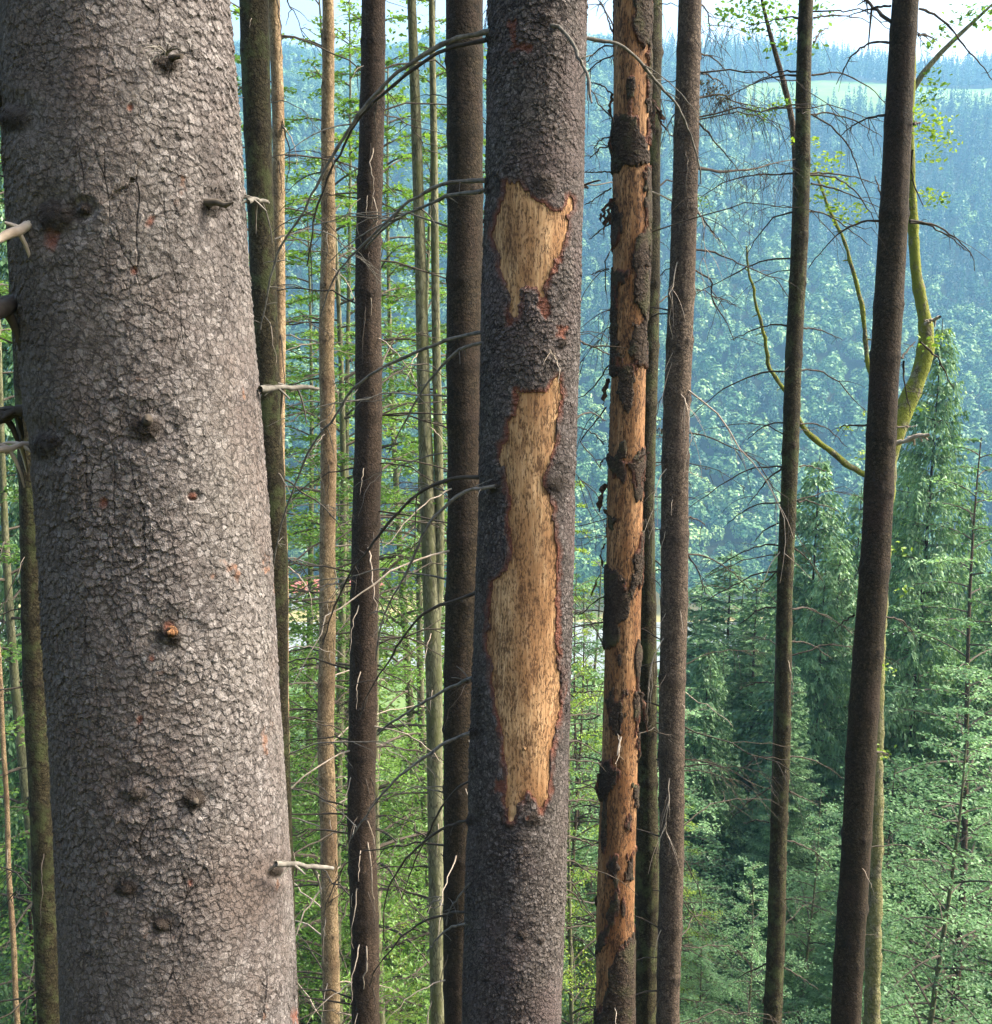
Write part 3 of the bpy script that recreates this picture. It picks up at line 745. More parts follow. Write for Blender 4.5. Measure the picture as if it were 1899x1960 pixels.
def simple_tree(name, label, spec, Y, mat, seed, nang=54, rows=620, top=22, crown='spruce_a', lump=.03, group=None, z0=8.5):
    T = Trunk(spec, Y, top); root = empty(name, T.base, label, 'tree', group)
    V, Q, N = T.grid(nang, rows, seed, lump, 14)
    rs_ = np.random.RandomState(seed * 7 + 1); sc2 = np.zeros(len(V)); z = T.view[0] - 1
    ang = np.arctan2(V[:, 1] - T.Y, V[:, 0] - T.c(V[:, 2]))
    while z < T.view[1] + 1:                  # whorls: a slight swelling with dark branch collars
        dz = V[:, 2] - z; V += N * (T.r(z) * .05 * np.exp(-(dz / .05) ** 2))[:, None]
        sc2 = np.maximum(sc2, .35 * np.exp(-(dz / .035) ** 2) * (.4 + vnoise(V, 9, seed)))
        for q in range(rs_.randint(2, 5)):
            a_ = rs_.uniform(-math.pi, math.pi); da = np.abs((ang - a_ + math.pi) % (2 * math.pi) - math.pi) * T.r(z)
            g_ = np.exp(-(da / .016) ** 2 - ((dz - rs_.uniform(-.04, .04)) / .02) ** 2)
            sc2 = np.maximum(sc2, g_); V += N * (g_ * .007)[:, None]
        for q in range(rs_.randint(2, 6)):    # small knots between the whorls
            a_ = rs_.uniform(-math.pi, math.pi); da = np.abs((ang - a_ + math.pi) % (2 * math.pi) - math.pi) * T.r(z)
            sc2 = np.maximum(sc2, .9 * np.exp(-(da / .008) ** 2 - ((dz - rs_.uniform(.05, .4)) / .011) ** 2))
        z += rs_.uniform(.32, .6)
    obj('trunk', V - T.base, Q, mat, root, {'scar': sc2, 'red': 0 * sc2})
    if crown: crown_top(root, T, crown, z0, .8)
    TREES[label] = (root, T)
    return root, T
def add_branches(root, T, seed, step=.42, per=(1, 3), L=(.5, 1.5), r=.0055, mats=('twig',), hang=0, az_skip=None, frac_short=.3, twigs=3, lim=99, droop=(.5, 1.3)):
    rs_ = np.random.RandomState(seed); z = T.view[0] - .3; k = 0
    while z < T.view[1] + .5:
        for q in range(rs_.randint(per[0], per[1] + 1)):
            if k >= lim: return
            az = rs_.uniform(0, 6.283)
            toward = math.cos(az - math.atan2(-T.Y, -T.c(z)))
            l_ = rs_.uniform(*L)
            if rs_.rand() < frac_short or toward > .55: l_ *= rs_.uniform(.16, .5)
            m = M['twig_pale'] if (toward > .45 and rs_.rand() < .6) else M[mats[rs_.randint(len(mats))]]
            dead_branch(root, T, z + rs_.uniform(-.05, .05), az, l_, r * (.35 + .65 * min(1, l_)), rs_.uniform(-.15, .45) if toward < .5 else rs_.uniform(-1.3, -.2),
                        rs_.uniform(*droop), m, seed * 1000 + k, (twigs + rs_.randint(1, 6)) if l_ > .4 and m is not M['twig_pale'] and toward < .5 else 0, hang if l_ > .4 else 0)
            k += 1
        z += step * rs_.uniform(.6, 1.4)

# --- 1 thick grey trunk -------------------------------------------------
T1 = Trunk([(0, 6, 446), (330, 18, 480), (655, 44, 498), (1000, 82, 519), (1310, 99, 533), (1640, 116, 557), (1960, 128, 577)], 1.95, 24)
r1 = empty('spruce_tree', T1.base, 'huge grey trunk with flaking plated bark and small broken stubs, closest of all', 'tree')
V, Q, N = T1.grid(620, 1350, 1, .035, 50)
px, py = to_px(V)
knots1 = [(325, 118, 26), (105, 415, 34), (405, 395, 20), (282, 815, 30), (330, 1212, 28), (368, 1530, 22), (160, 400, 14), (260, 1512, 26), (310, 1770, 16), (85, 850, 30), (20, 225, 30), (530, 1665, 16), (480, 388, 10), (370, 950, 8), (240, 1700, 18)]
front = (N[:, 1] < .3)
nz = vnoise(V, 70, 2); nz2 = vnoise(V, 25, 5)
scar = np.zeros(len(V))
for kx, ky, kr in knots1:
    d = np.hypot((px - kx) / 1.25, py - ky)
    ring = np.exp(-((d / kr) ** 2) * 1.2)
    scar = np.maximum(scar, ring * (.35 + 1.1 * nz2 * nz * 2))
    V += N * (front * .006 * np.exp(-((d / (kr * 1.7)) ** 2)) * np.cos(d / kr * 2.6))[:, None]
scar = np.clip((scar - .2) * 2.3, 0, 1) * front
red = np.zeros(len(V))
for kx, ky, kr in [(98, 460, 14), (367, 950, 7), (288, 425, 8), (200, 962, 8), (325, 1205, 9), (257, 520, 6), (290, 1260, 6), (268, 1375, 7), (365, 1690, 6), (570, 1945, 12), (250, 205, 6)]:
    red = np.maximum(red, np.clip(1.3 - np.hypot(px - kx, (py - ky) * .8) / kr + (nz - .5), 0, 1))
red *= front
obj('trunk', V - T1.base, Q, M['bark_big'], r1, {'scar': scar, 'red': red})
crown_top(r1, T1, 'spruce_a', 9, .75)
stub(r1, T1, 325, 112, .03, .005, M['twig'], .6, .1, seed=1)
stub(r1, T1, 396, 388, .05, .006, M['limb'], .9, 0, seed=2)
stub(r1, T1, 330, 1208, .03, .010, M['wood_old'], -.2, .2, seed=3)
stub(r1, T1, 370, 1528, .02, .008, M['twig'], 0, .1, seed=4)
stub(r1, T1, 282, 806, .02, .010, M['twig'], 0, -.1, seed=5)
for k in range(14):                          # moss and root hairs of the tuft at the top stub
    mb = MB(); p = T1.surf(325 + k % 3, 112) - T1.base + [0, -.02, 0]
    if k == 0: tuft = mb
    rr_ = random.Random(k); tuft.tube(arc(p, rr_.uniform(-3.1, 0), rr_.uniform(-.2, .9), rr_.uniform(.03, .065), 1.6, 6), [.0016, .0014, .0012, .001, .0008, .0006], 3)
tuft.build('moss_tuft', M['twig_grey'], r1)
def t1b(pts, a, b, mat, dy1=-.1, tw=0, dy0=0.0): traced(r1, T1, pts, a, b, M[mat], dy0, dy1, 'broken_branch', tw, 3)
t1b([(110, 408), (85, 418), (45, 435), (-15, 462)], .010, .006, 'twig_pale', -.25, 0, -.12)
t1b([(60, 575), (20, 582), (-20, 605)], .016, .013, 'twig', -.2, 0, -.05)
t1b([(60, 780), (20, 792), (-20, 808)], .012, .009, 'twig', .0, 0, .0)
t1b([(72, 848), (45, 852), (-20, 864)], .0062, .0055, 'twig_pale', -.15, 0, -.05)
t1b([(498, 745), (530, 743), (575, 740), (610, 742)], .0062, .0035, 'twig_grey', .15)
t1b([(475, 386), (490, 382), (515, 386)], .005, .003, 'twig_grey', .05)
t1b([(528, 1654), (560, 1654), (600, 1658), (638, 1660)], .0055, .0042, 'twig_grey', -.02, 0, -.12)
t1b([(50, 232), (20, 215), (-20, 180)], .014, .010, 'twig', -.1)

# --- 10 main scarred tree ------------------------------------------------
def c3(*p): return [(865.2 + a * .3153, b * .3153) for a, b in p]
def c6(*p): return [(865.2 + a * .3153, 618 + b * .3153) for a, b in p]
def cc3(*p): return [(494.4 + a * .3342, 1304 + b * .3342) for a, b in p]
def c8(*p): return [(927 + a * .3342, 1304 + b * .3342) for a, b in p]
T10 = Trunk([(0, 936, 1121), (495, 928, 1111), (618, 923, 1108), (1000, 918, 1100), (1304, 905, 1090), (1640, 893, 1081), (1960, 884, 1071)], 3.9, 24)
r10 = empty('spruce_tree', T10.base, 'dark scaly trunk with two large patches of stripped golden wood', 'tree')
patchA = c3((310, 1175), (335, 1115), (400, 1110), (430, 1150), (470, 1190), (510, 1230), (560, 1240), (600, 1268), (650, 1292), (690, 1250), (718, 1190), (738, 1200), (735, 1270), (700, 1310),
            (705, 1400), (680, 1480), (650, 1560), (600, 1640), (565, 1720), (545, 1790), (505, 1740), (460, 1730), (430, 1760), (405, 1850), (390, 1935), (355, 1900), (335, 1800), (310, 1700), (290, 1620), (300, 1560), (260, 1500), (245, 1420), (270, 1350), (290, 1250))
patchB = c6((385, 440), (392, 405), (450, 420), (510, 425), (570, 415), (610, 380), (645, 330), (662, 400), (650, 480), (648, 560), (640, 680), (612, 760), (590, 850), (560, 900), (560, 990), (590, 1060), (618, 1130), (628, 1280), (640, 1400), (640, 1500), (640, 1700), (640, 1960)) \
       + cc3((1740, 0), (1722, 200), (1705, 300), (1682, 400), (1672, 560), (1660, 640), (1622, 740), (1592, 690), (1570, 640), (1540, 600), (1522, 640), (1505, 700), (1480, 725), (1458, 800), (1432, 800), (1430, 720), (1422, 560), (1410, 440), (1400, 330), (1390, 230), (1358, 130), (1350, 0)) \
       + c6((215, 1960), (220, 1750), (240, 1650), (250, 1570), (340, 1500), (370, 1380), (355, 1270), (345, 1190), (350, 1100), (330, 1000), (320, 920), (290, 850), (300, 750), (340, 700), (345, 610), (385, 560))
redA = c3((330, 130), (385, 120), (395, 180), (390, 240), (440, 260), (485, 290), (460, 325), (345, 312), (365, 250))
redL = [c3((640, 1450), (690, 1480), (660, 1640), (600, 1680)), c3((520, 1780), (560, 1800), (590, 1900), (570, 1930), (530, 1860)), c3((320, 1900), (380, 1940), (370, 1990), (330, 1985)),
        cc3((1425, 720), (1470, 740), (1465, 810), (1425, 815)), cc3((1350, 570), (1425, 560), (1420, 640), (1360, 620)), c6((640, 20), (700, 30), (690, 100), (650, 80))]
V, Q, N = T10.grid(330, 1250, 10, .03, 30)
px, py = to_px(V); front = N[:, 1] < .35
n1 = vnoise(V, 22, 1) - .5; n2 = vnoise(V * [1, 1, .5], 60, 7) - .5; n3 = vnoise(V * [1, 1, .35], 120, 3) - .5
def sd(poly, amp=1.0):
    return polydist(px, py, poly) + amp * (7 * n1 + 6 * n2 + 6 * n3)
pd = np.minimum(sd(patchA), sd(patchB)); pd[~front] = 50
red = np.clip(1.35 - pd / 8, 0, 1) * (pd > -3) * np.clip(.5 + 2.2 * (vnoise(V, 14, 9) - .3), 0, 1)
for p_ in [redA] + redL: red = np.maximum(red, np.where(front, np.clip(.5 - sd(p_, 1.2) / 5, 0, 1) * .95, 0))
for kx, ky, kr in [(1073, 640, 9), (1083, 1775, 8), (1010, 1565, 5), (985, 120, 5)]:
    red = np.maximum(red, np.where(front, np.clip(1.1 - np.hypot(px - kx, py - ky) / kr + n2, 0, 1), 0))
scar = np.zeros(len(V))
for kx, ky, kr in [(1045, 350, 22), (1066, 925, 20), (935, 70, 16), (928, 360, 14), (1045, 30, 16), (1020, 1565, 18), (975, 1578, 10), (1000, 1790, 10), (1035, 1800, 8), (945, 930, 12), (1078, 655, 12), (905, 1400, 12), (898, 1570, 12)]:
    d = np.hypot((px - kx) / 1.2, py - ky); scar = np.maximum(scar, np.exp(-(d / kr) ** 2) * (.4 + 1.4 * vnoise(V, 45, 3)))
    V += N * (front * .006 * np.exp(-((d / (kr * 1.8)) ** 2)) * np.cos(d / kr * 2.2))[:, None]
scar = np.clip((scar - .3) * 1.8, 0, 1) * front
bark_in = pd < 0
Vb = V - N * (np.where(bark_in, .010, 0))[:, None]
vin = bark_in
keep = ~(vin[Q].all(axis=1))
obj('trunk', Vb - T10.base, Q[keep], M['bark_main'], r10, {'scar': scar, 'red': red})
wsel = (pd < 16)
Vw = V - N * .0060
for nm_, poly in (('stripped_wood', patchA), ('stripped_wood', patchB)):
    dsel = sd(poly); dsel[~front] = 50
    qs = Q[(dsel < 12)[Q].all(axis=1)]; ids, inv = np.unique(qs, return_inverse=True)
    o = obj(nm_, Vw[ids] - T10.base, inv.reshape(-1, 4), M['wood'], r10)
    o['label'] = 'upper shield shaped patch of bare wood' if poly is patchA else 'long lower patch of bare golden wood'
crown_top(r10, T10, 'spruce_b', 9, .9)
stub(r10, T10, 1005, 1433, .008, .006, M['wood'], 0, .2, seed=8)
def tb(pts, a, b, mat='twig_grey', dy0=0.0, dy1=.2, tw=1, seed=1): traced(r10, T10, pts, a * 1.4, b * 1.25, M[mat], dy0, dy1, 'dead_branch', tw, seed)
tb([(938, 60), (925, 62), (865, 74), (818, 97), (771, 127), (740, 156), (706, 193), (680, 229), (654, 273), (628, 318), (602, 365), (579, 414), (558, 443), (534, 482), (512, 560), (498, 630)], .0068, .0022, 'twig_grey', -.05, .35, 2, 1)
tb([(940, 74), (925, 76), (860, 91), (810, 120), (756, 159), (719, 193), (683, 237), (649, 300), (625, 352), (605, 411), (599, 443), (590, 510)], .0062, .0022, 'twig', .0, .6, 3, 2)
tb([(930, 345), (920, 344), (849, 352), (797, 376), (763, 401), (727, 437), (683, 482), (640, 535), (612, 610)], .0062, .002, 'twig_grey', -.05, .3, 2, 3)
tb([(930, 363), (922, 365), (862, 372), (818, 390), (766, 414), (732, 440), (700, 475)], .0058, .003, 'twig_grey', .0, .5, 1, 4)
tb([(930, 637), (924, 638), (858, 653), (779, 684), (716, 716), (669, 754), (638, 804), (609, 836), (584, 880), (552, 959), (527, 1044), (520, 1120)], .0056, .002, 'twig_grey', .0, .6, 3, 5)
tb([(934, 656), (924, 656), (890, 665), (858, 690), (811, 744), (775, 810), (745, 870)], .0048, .002, 'twig_grey', -.05, .2, 2, 6)
tb([(925, 912), (915, 913), (858, 918), (811, 940), (773, 971), (735, 1015), (704, 1059), (672, 1097), (653, 1141), (634, 1186), (619, 1236)], .0062, .0024, 'twig', .0, .6, 2, 7)
tb([(948, 931), (940, 930), (890, 943), (852, 971), (820, 1009), (795, 1059), (773, 1110), (748, 1154), (729, 1211), (722, 1270)], .0052, .002, 'twig_grey', -.15, .1, 1, 8)
tb([(912, 1134), (899, 1138), (842, 1160), (805, 1182), (773, 1217), (745, 1265), (715, 1310), (690, 1370)], .0052, .002, 'twig', .0, .4, 1, 9)
tb([(908, 1296), (895, 1300), (845, 1324), (795, 1354), (748, 1384), (722, 1408)], .0052, .0036, 'twig_grey', .0, .3, 0, 10)
tb([(912, 1402), (902, 1402), (855, 1421), (819, 1448), (778, 1478), (742, 1511), (702, 1565), (672, 1611)], .0055, .0022, 'twig_grey', -.05, .15, 1, 11)
tb([(905, 1570), (895, 1570), (855, 1581), (822, 1601), (782, 1638), (755, 1678), (740, 1725), (736, 1772), (740, 1805)], .0048, .002, 'twig', .0, .5, 1, 12)
tb([(895, 1745), (885, 1745), (829, 1758), (778, 1785), (742, 1825), (722, 1852), (705, 1890)], .0042, .0018, 'twig', .0, .4, 2, 13)
tb([(900, 1495), (892, 1498), (855, 1531), (815, 1605), (790, 1660), (770, 1720)], .004, .0016, 'twig', .0, .4, 1, 14)
tb([(893, 1768), (870, 1772), (840, 1792), (820, 1818)], .004, .002, 'twig_grey', -.05, .1, 0, 15)
tb([(900, 1690), (880, 1712), (862, 1740), (855, 1770)], .003, .0015, 'twig_grey', -.1, .0, 0, 16)
tb([(1042, 46), (1055, 50), (1070, 57), (1098, 85), (1117, 126), (1127, 151), (1135, 200)], .0052, .003, 'twig_grey', -.16, -.3, 0, 17)
tb([(1098, 76), (1133, 74), (1174, 82), (1206, 101), (1237, 136), (1272, 177), (1300, 214), (1319, 259), (1332, 303), (1336, 350)], .0058, .0018, 'twig_grey', -.02, .2, 2, 18)
tb([(1080, 650), (1105, 651), (1136, 665), (1165, 678)], .0034, .002, 'twig', -.05, .3, 1, 19)
tb([(1105, 800), (1130, 790), (1160, 805)], .003, .0015, 'twig', .0, .2, 1, 20)
tb([(1052, 670), (1063, 685), (1075, 712)], .0018, .001, 'twig_pale', -.2, -.22, 0, 21)
tb([(1095, 360), (1112, 358), (1122, 362)], .006, .004, 'twig', .0, .05, 0, 22)
for (y_, dy_) in ((1370, -4), (1455, 2), (1530, -3), (1600, 8), (1420, 12), (1705, 30), (1690, 40), (1775, -3), (1650, 14)):
    rr_ = random.Random(y_); x0 = 1092 - (y_ - 1300) * .03
    tb([(x0 - 4, y_), (x0 + 15, y_), (x0 + 38, y_ + dy_), (x0 + 62, y_ + dy_ * 1.6 + 6)], .0028, .0015, 'twig', .05, .3, rr_.choice([0, 1]), y_)

# --- 11 dead debarked stem -------------------------------------------------
T11 = Trunk([(0, 1177, 1250), (300, 1173, 1245), (495, 1170, 1243), (618, 1168, 1237), (1000, 1160, 1231), (1236, 1155, 1227), (1500, 1150, 1222), (1700, 1144, 1219), (1960, 1138, 1213)], 5.0, 21)
r11 = empty('dead_spruce', T11.base, 'dead stem stripped to orange brown wood with dark bark remnants and hanging flaps', 'tree')
V, Q, N = T11.grid(190, 1250, 11, .035, 20)
px, py = to_px(V); front = N[:, 1] < .4
n1 = vnoise(V, 16, 1) - .5; n2 = vnoise(V * [1, 1, .5], 50, 7) - .5; n3 = vnoise(V * [1, 1, .3], 110, 3) - .5
BP = [c3((1110, -200), (1230, -200), (1232, 180), (1180, 290), (1130, 270), (1100, 150)), c3((970, 720), (1050, 690), (1130, 700), (1150, 800), (1190, 830), (1195, 980), (1120, 1000), (1040, 1005), (1010, 1030), (965, 1050)),
      c3((960, 1200), (1015, 1290), (1030, 1400), (990, 1500), (950, 1520)), c3((950, 1630), (1080, 1640), (1065, 1700), (1015, 1760), (1000, 1970), (940, 1970)),
      c3((1110, 1440), (1200, 1350), (1205, 1620), (1100, 1620)), c3((1110, 1620), (1205, 1620), (1195, 1975), (1165, 1975), (1115, 1800)), c3((1190, 250), (1240, 250), (1240, 900), (1185, 880)), c3((1170, 1010), (1215, 1010), (1210, 1400), (1185, 1300)),
      c6((940, 0), (1000, 0), (1000, 100), (1020, 250), (1110, 250), (1115, 330), (1090, 480), (1060, 555), (1030, 440), (990, 320), (940, 320)), c6((1100, 0), (1190, 0), (1185, 270), (1120, 250), (1080, 180)),
      c6((950, 820), (1060, 838), (1100, 840), (1175, 750), (1185, 900), (1165, 1050), (1110, 1100), (1095, 900), (1065, 870), (1045, 975), (990, 910)), c6((1010, 690), (1050, 720), (1050, 820), (1000, 820)), c6((935, 1150), (990, 1190), (982, 1260), (935, 1250)),
      c6((1140, 1300), (1170, 1250), (1155, 1500), (1125, 1500)), c6((930, 1480), (1040, 1560), (1060, 1640), (1130, 1480), (1155, 1560), (1100, 1680), (1060, 1800), (1022, 1830), (1002, 1975), (910, 1975), (920, 1700)),
      c8((715, 60), (740, 40), (760, 120), (790, 60), (802, 150), (790, 310), (750, 310), (708, 200)), c8((660, 460), (720, 440), (772, 520), (760, 580), (722, 640), (700, 690), (660, 665), (632, 650), (640, 550)),
      c8((720, 980), (760, 960), (772, 1100), (772, 1300), (735, 1430), (700, 1500), (640, 1560), (640, 1500), (690, 1400), (740, 1250), (735, 1150), (690, 1120)), c8((830, 980), (862, 960), (852, 1130), (800, 1150)),
      c8((880, 1440), (750, 1570), (722, 1690), (690, 1800), (662, 1870), (600, 1900), (600, 2500), (900, 2500)), c8((862, 60), (895, 60), (890, 370), (860, 330)), c8((820, 740), (850, 760), (842, 850), (815, 840)), c8((862, 600), (885, 600), (885, 720), (862, 720))]
pd = np.full(len(V), 99.0)
for p_ in BP: pd = np.minimum(pd, polydist(px, py, p_))
bn = vnoise(V * [1, 1, .5], 5, 4)
pd = np.where(front, pd, (bn - .5) * 60)                             # the far side keeps more bark
pd = pd + 11 * n1 + 8 * n2 + 9 * n3
fr_ = vnoise(V * [1, 1, .3], 19, 13); pd = np.where(front, np.minimum(pd, (.86 - fr_) * 60), pd)
pd = np.where(V[:, 2] > T11.view[1] + .3, -5, pd); pd = np.where(V[:, 2] < T11.view[0] - .1, -5, pd)
wood11 = obj('stripped_wood', V - N * .004 - T11.base, Q, M['wood_old'], r11)
inn = pd < 0
edge = np.clip(-pd / 4, 0, 1)
Vb = V + N * (np.where(inn, .002 + .0035 * edge, -.008))[:, None]
qs = Q[inn[Q].any(axis=1)]; ids, inv = np.unique(qs, return_inverse=True)
redb = np.clip(1.0 + pd / 5, 0, 1) * (vnoise(V, 14, 6) > .55)
obj('bark_remnant', Vb[ids] - T11.base, inv.reshape(-1, 4), M['bark_dead'], r11, {'scar': 0 * ids, 'red': redb[ids] * .7})
def flap(pts, w, mat='bark_dead', Y=None, seed=0, dy=-.03):
    """a strip of loose bark hanging off the stem, with thickness and curl"""
    rs_ = np.random.RandomState(seed); pts = np.array(pts, float); n = 10; u = np.linspace(0, 1, n)
    xx = np.interp(u, np.linspace(0, 1, len(pts)), pts[:, 0]) + rs_.normal(0, 1.2, n); yy = np.interp(u, np.linspace(0, 1, len(pts)), pts[:, 1])
    C_ = np.array([at(a, b, 5.0 + dy) for a, b in zip(xx, yy)]) - T11.base
    ww = w * (.4 + .8 * rs_.rand(n)) * np.where(u > .85, .4, 1) * .0026
    Vs = []
    for k in range(n):
        for sx_, sy_ in ((-1, 0), (-.3, -.6), (.4, -.5), (1, .1), (.4, -.25), (-.3, -.35)):
            Vs.append(C_[k] + [sx_ * ww[k], sy_ * ww[k] + .3 * ww[k] * math.sin(k), 0])
    Q_ = [(k * 6 + a, k * 6 + (a + 1) % 6, k * 6 + 6 + (a + 1) % 6, k * 6 + 6 + a) for k in range(n - 1) for a in range(6)]
    Q_ += [(0, 1, 4, 5), (1, 2, 3, 4)]; b = (n - 1) * 6; Q_ += [(b + 5, b + 4, b + 1, b), (b + 4, b + 3, b + 2, b + 1)]
    Vs = np.array(Vs); obj('bark_flap', Vs, Q_, M[mat], r11, {'scar': np.zeros(len(Vs)), 'red': (rs_.rand(len(Vs)) > .75) * .7})
FL = [([(1172, 380), (1165, 400), (1168, 430)], 7), ([(1168, 385), (1155, 402), (1160, 420), (1156, 440)], 5), ([(1166, 400), (1150, 410), (1152, 425)], 3), ([(1171, 470), (1160, 500), (1159, 540), (1163, 580)], 2.2),
      ([(1172, 235), (1168, 270), (1173, 310)], 3), ([(1172, 180), (1166, 205), (1172, 225)], 4), ([(1164, 725), (1158, 750), (1154, 775)], 5), ([(1172, 872), (1155, 878), (1147, 895)], 3), ([(1242, 865), (1225, 878), (1210, 884)], 4),
      ([(1158, 925), (1150, 955), (1148, 980)], 6), ([(1156, 975), (1168, 992), (1180, 985)], 4), ([(1150, 1095), (1140, 1120), (1127, 1150)], 3), ([(1158, 1040), (1150, 1060), (1155, 1090)], 3), ([(1250, 190), (1262, 215), (1272, 235)], 6),
      ([(1252, 200), (1250, 235), (1254, 260)], 5), ([(1258, 215), (1266, 235), (1278, 250)], 3), ([(1148, 1480), (1143, 1510), (1146, 1530)], 5), ([(1192, 680), (1190, 695), (1193, 705)], 4), ([(1225, 1325), (1232, 1350), (1240, 1400)], 6),
      ([(1222, 1400), (1224, 1430), (1222, 1460)], 5), ([(1180, 222), (1186, 240), (1190, 256)], 2), ([(1196, 1110), (1197, 1128), (1199, 1138)], 4)]
for k, (p_, w_) in enumerate(FL): flap(p_, w_, seed=k, dy=-.03 if p_[0][0] < 1190 else -.10)
def db(pts, a=.0042, b=.002, mat='twig', dy0=0, dy1=.3, tw=1, seed=1, root=r11, T=T11): traced(root, T, pts, a, b, M[mat], dy0, dy1, 'dead_branch', tw, seed)
for k, p_ in enumerate([[(1178, 105), (1150, 115), (1125, 138), (1115, 150)], [(1176, 88), (1150, 92), (1125, 115), (1112, 125)], [(1172, 180), (1150, 165), (1122, 158)], [(1176, 228), (1150, 200), (1135, 175), (1122, 158)], [(1170, 330), (1140, 330), (1118, 328)],
                        [(1170, 360), (1145, 375), (1118, 390)], [(1172, 278), (1150, 285), (1133, 304)], [(1172, 262), (1155, 268), (1140, 285)], [(1165, 430), (1148, 440), (1128, 456)], [(1165, 515), (1145, 520), (1133, 523)], [(1160, 780), (1140, 810), (1112, 845), (1130, 870), (1150, 898)],
                        [(1160, 1240), (1130, 1190), (1110, 1160), (1105, 1150)], [(1158, 1140), (1140, 1150), (1110, 1175), (1096, 1160)], [(1165, 700), (1130, 745), (1100, 760)], [(1155, 850), (1135, 828), (1105, 812)], [(1186, 96), (1172, 40), (1150, 5), (1140, -20)],
                        [(1172, 60), (1160, 25), (1150, 0)], [(1148, 1370), (1120, 1375), (1092, 1370)], [(1148, 1455), (1120, 1450), (1090, 1455)], [(1146, 1545), (1115, 1540), (1090, 1538)], [(1146, 1612), (1120, 1606), (1086, 1604)], [(1142, 1760), (1110, 1768), (1080, 1765)], [(1140, 1830), (1115, 1800), (1085, 1790)]]):
    db(p_, seed=k + 50, tw=1 if k % 3 == 0 else 0)
stub(r11, T11, 1188, 1415, .09, .004, M['twig_pale'], -.5, -1.5)
add_branches(r11, T11, 311, .8, (0, 2), (.4, 1.1), .004, ('twig',), frac_short=.3, twigs=1, lim=20)
db([(1182, 1405), (1186, 1425), (1183, 1448), (1178, 1460)], .0025, .0014, 'twig_pale', -.1, -.2, 0)

# --- the other near trunks ----------------------------------------------
r2, T2 = simple_tree('spruce_tree', 'leftmost slender trunk with a pale lit right edge, half behind the thick grey trunk', [(0, -12, 44), (655, 22, 76), (1000, 36, 86), (1310, 46, 98), (1640, 60, 112), (1960, 70, 126)], 6.2, M['bark_olive'], 2)
r3, T3 = simple_tree('spruce_tree', 'dark trunk immediately right of the thick grey trunk, partly covered by it', [(0, 458, 515), (495, 478, 528), (655, 484, 535), (1000, 497, 546), (1310, 507, 551), (1640, 520, 562), (1960, 530, 576)], 6.6, M['bark_olive'], 3)
r4, T4 = simple_tree('spruce_tree', 'thin lit trunk squeezed against the right side of the dark one beside the thick trunk', [(0, 514, 537), (495, 522, 546), (1000, 528, 549), (1960, 535, 558)], 9.5, M['bark_tan'], 4)
r5, T5 = simple_tree('spruce_tree', 'slender tan trunk, the palest and most orange in the left half', [(0, 614, 636), (495, 615, 643), (1236, 609, 641), (1960, 616, 649)], 10.5, M['bark_tan'], 5, crown=None)
crown_top(r5, T5, 'spruce_b', 13, .6)
r6, T6 = simple_tree('spruce_tree', 'reddish brown trunk in the middle of the left half, right of the tan one', [(0, 692, 738), (495, 684, 733), (1000, 673, 727), (1236, 668, 721), (1640, 668, 722), (1960, 672, 727)], 7.8, M['bark_brown'], 6)
r9, T9 = simple_tree('spruce_tree', 'dark brown trunk close behind the left side of the main scarred tree', [(0, 857, 928), (495, 856, 924), (1000, 853, 920), (1236, 851, 917), (1640, 851, 912), (1960, 850, 905)], 6.4, M['bark_dark'], 9)
r12, T12 = simple_tree('spruce_tree', 'olive trunk tight behind the dead debarked stem', [(0, 1222, 1267), (495, 1216, 1261), (1000, 1215, 1256), (1304, 1214, 1258), (1960, 1212, 1258)], 7.2, M['bark_olive'], 12)
r13, T13 = simple_tree('spruce_tree', 'brown trunk with rough sunlit right side and long hanging dead twigs', [(0, 1296, 1341), (330, 1287, 1336), (618, 1277, 1327), (1000, 1267, 1320), (1304, 1261, 1311), (1960, 1259, 1303)], 7.0, M['bark_grey'], 13)
r14, T14 = simple_tree('spruce_tree', 'slim straight olive trunk, second from the right with paired arching twigs', [(0, 1530, 1558), (655, 1505, 1538), (1310, 1483, 1513), (1960, 1463, 1499)], 8.4, M['bark_olive'], 14)
r15, T15 = simple_tree('spruce_tree', 'rightmost thick dark brown trunk leaning slightly right at the top', [(0, 1708, 1760), (655, 1670, 1727), (1310, 1628, 1686), (1960, 1591, 1650)], 6.6, M['bark_dark'], 15)
# pale forked tree
T7 = Trunk([(700, 800, 822), (900, 804, 830), (1100, 808, 838), (1304, 815, 847), (1640, 820, 849), (1960, 824, 852)], 10.5, 14)
r7 = empty('beech_tree', T7.base, 'pale greenish smooth trunk dividing into two upright stems left of the main tree', 'tree')
mbt = MB()
def stem_px(mb, base, pts, Y, w0=None):
    P_ = np.array([at(a, b, Y) for a, b, w in pts]) - base; rr = [w / 2 * depth_at(b, Y) / F for a, b, w in pts]
    u = np.linspace(0, 1, len(pts)); uu = np.linspace(0, 1, len(pts) * 8)
    mb.tube(np.stack([np.interp(uu, u, P_[:, k]) for k in range(3)], -1), np.interp(uu, u, rr), 20)
z_ = T7.gz; bp = T7.base
pz = [(840, 2500, 32), (838, 1960, 28), (834, 1640, 29), (831, 1304, 32), (826, 1150, 33), (820, 1000, 30), (811, 750, 25), (805, 500, 22), (797, 250, 20), (788, 0, 17), (780, -300, 14), (775, -600, 8)]
P0 = np.array([at(a, b, T7.Y) for a, b, w in pz]); P0[0] = [T7.c(z_), T7.Y, z_]
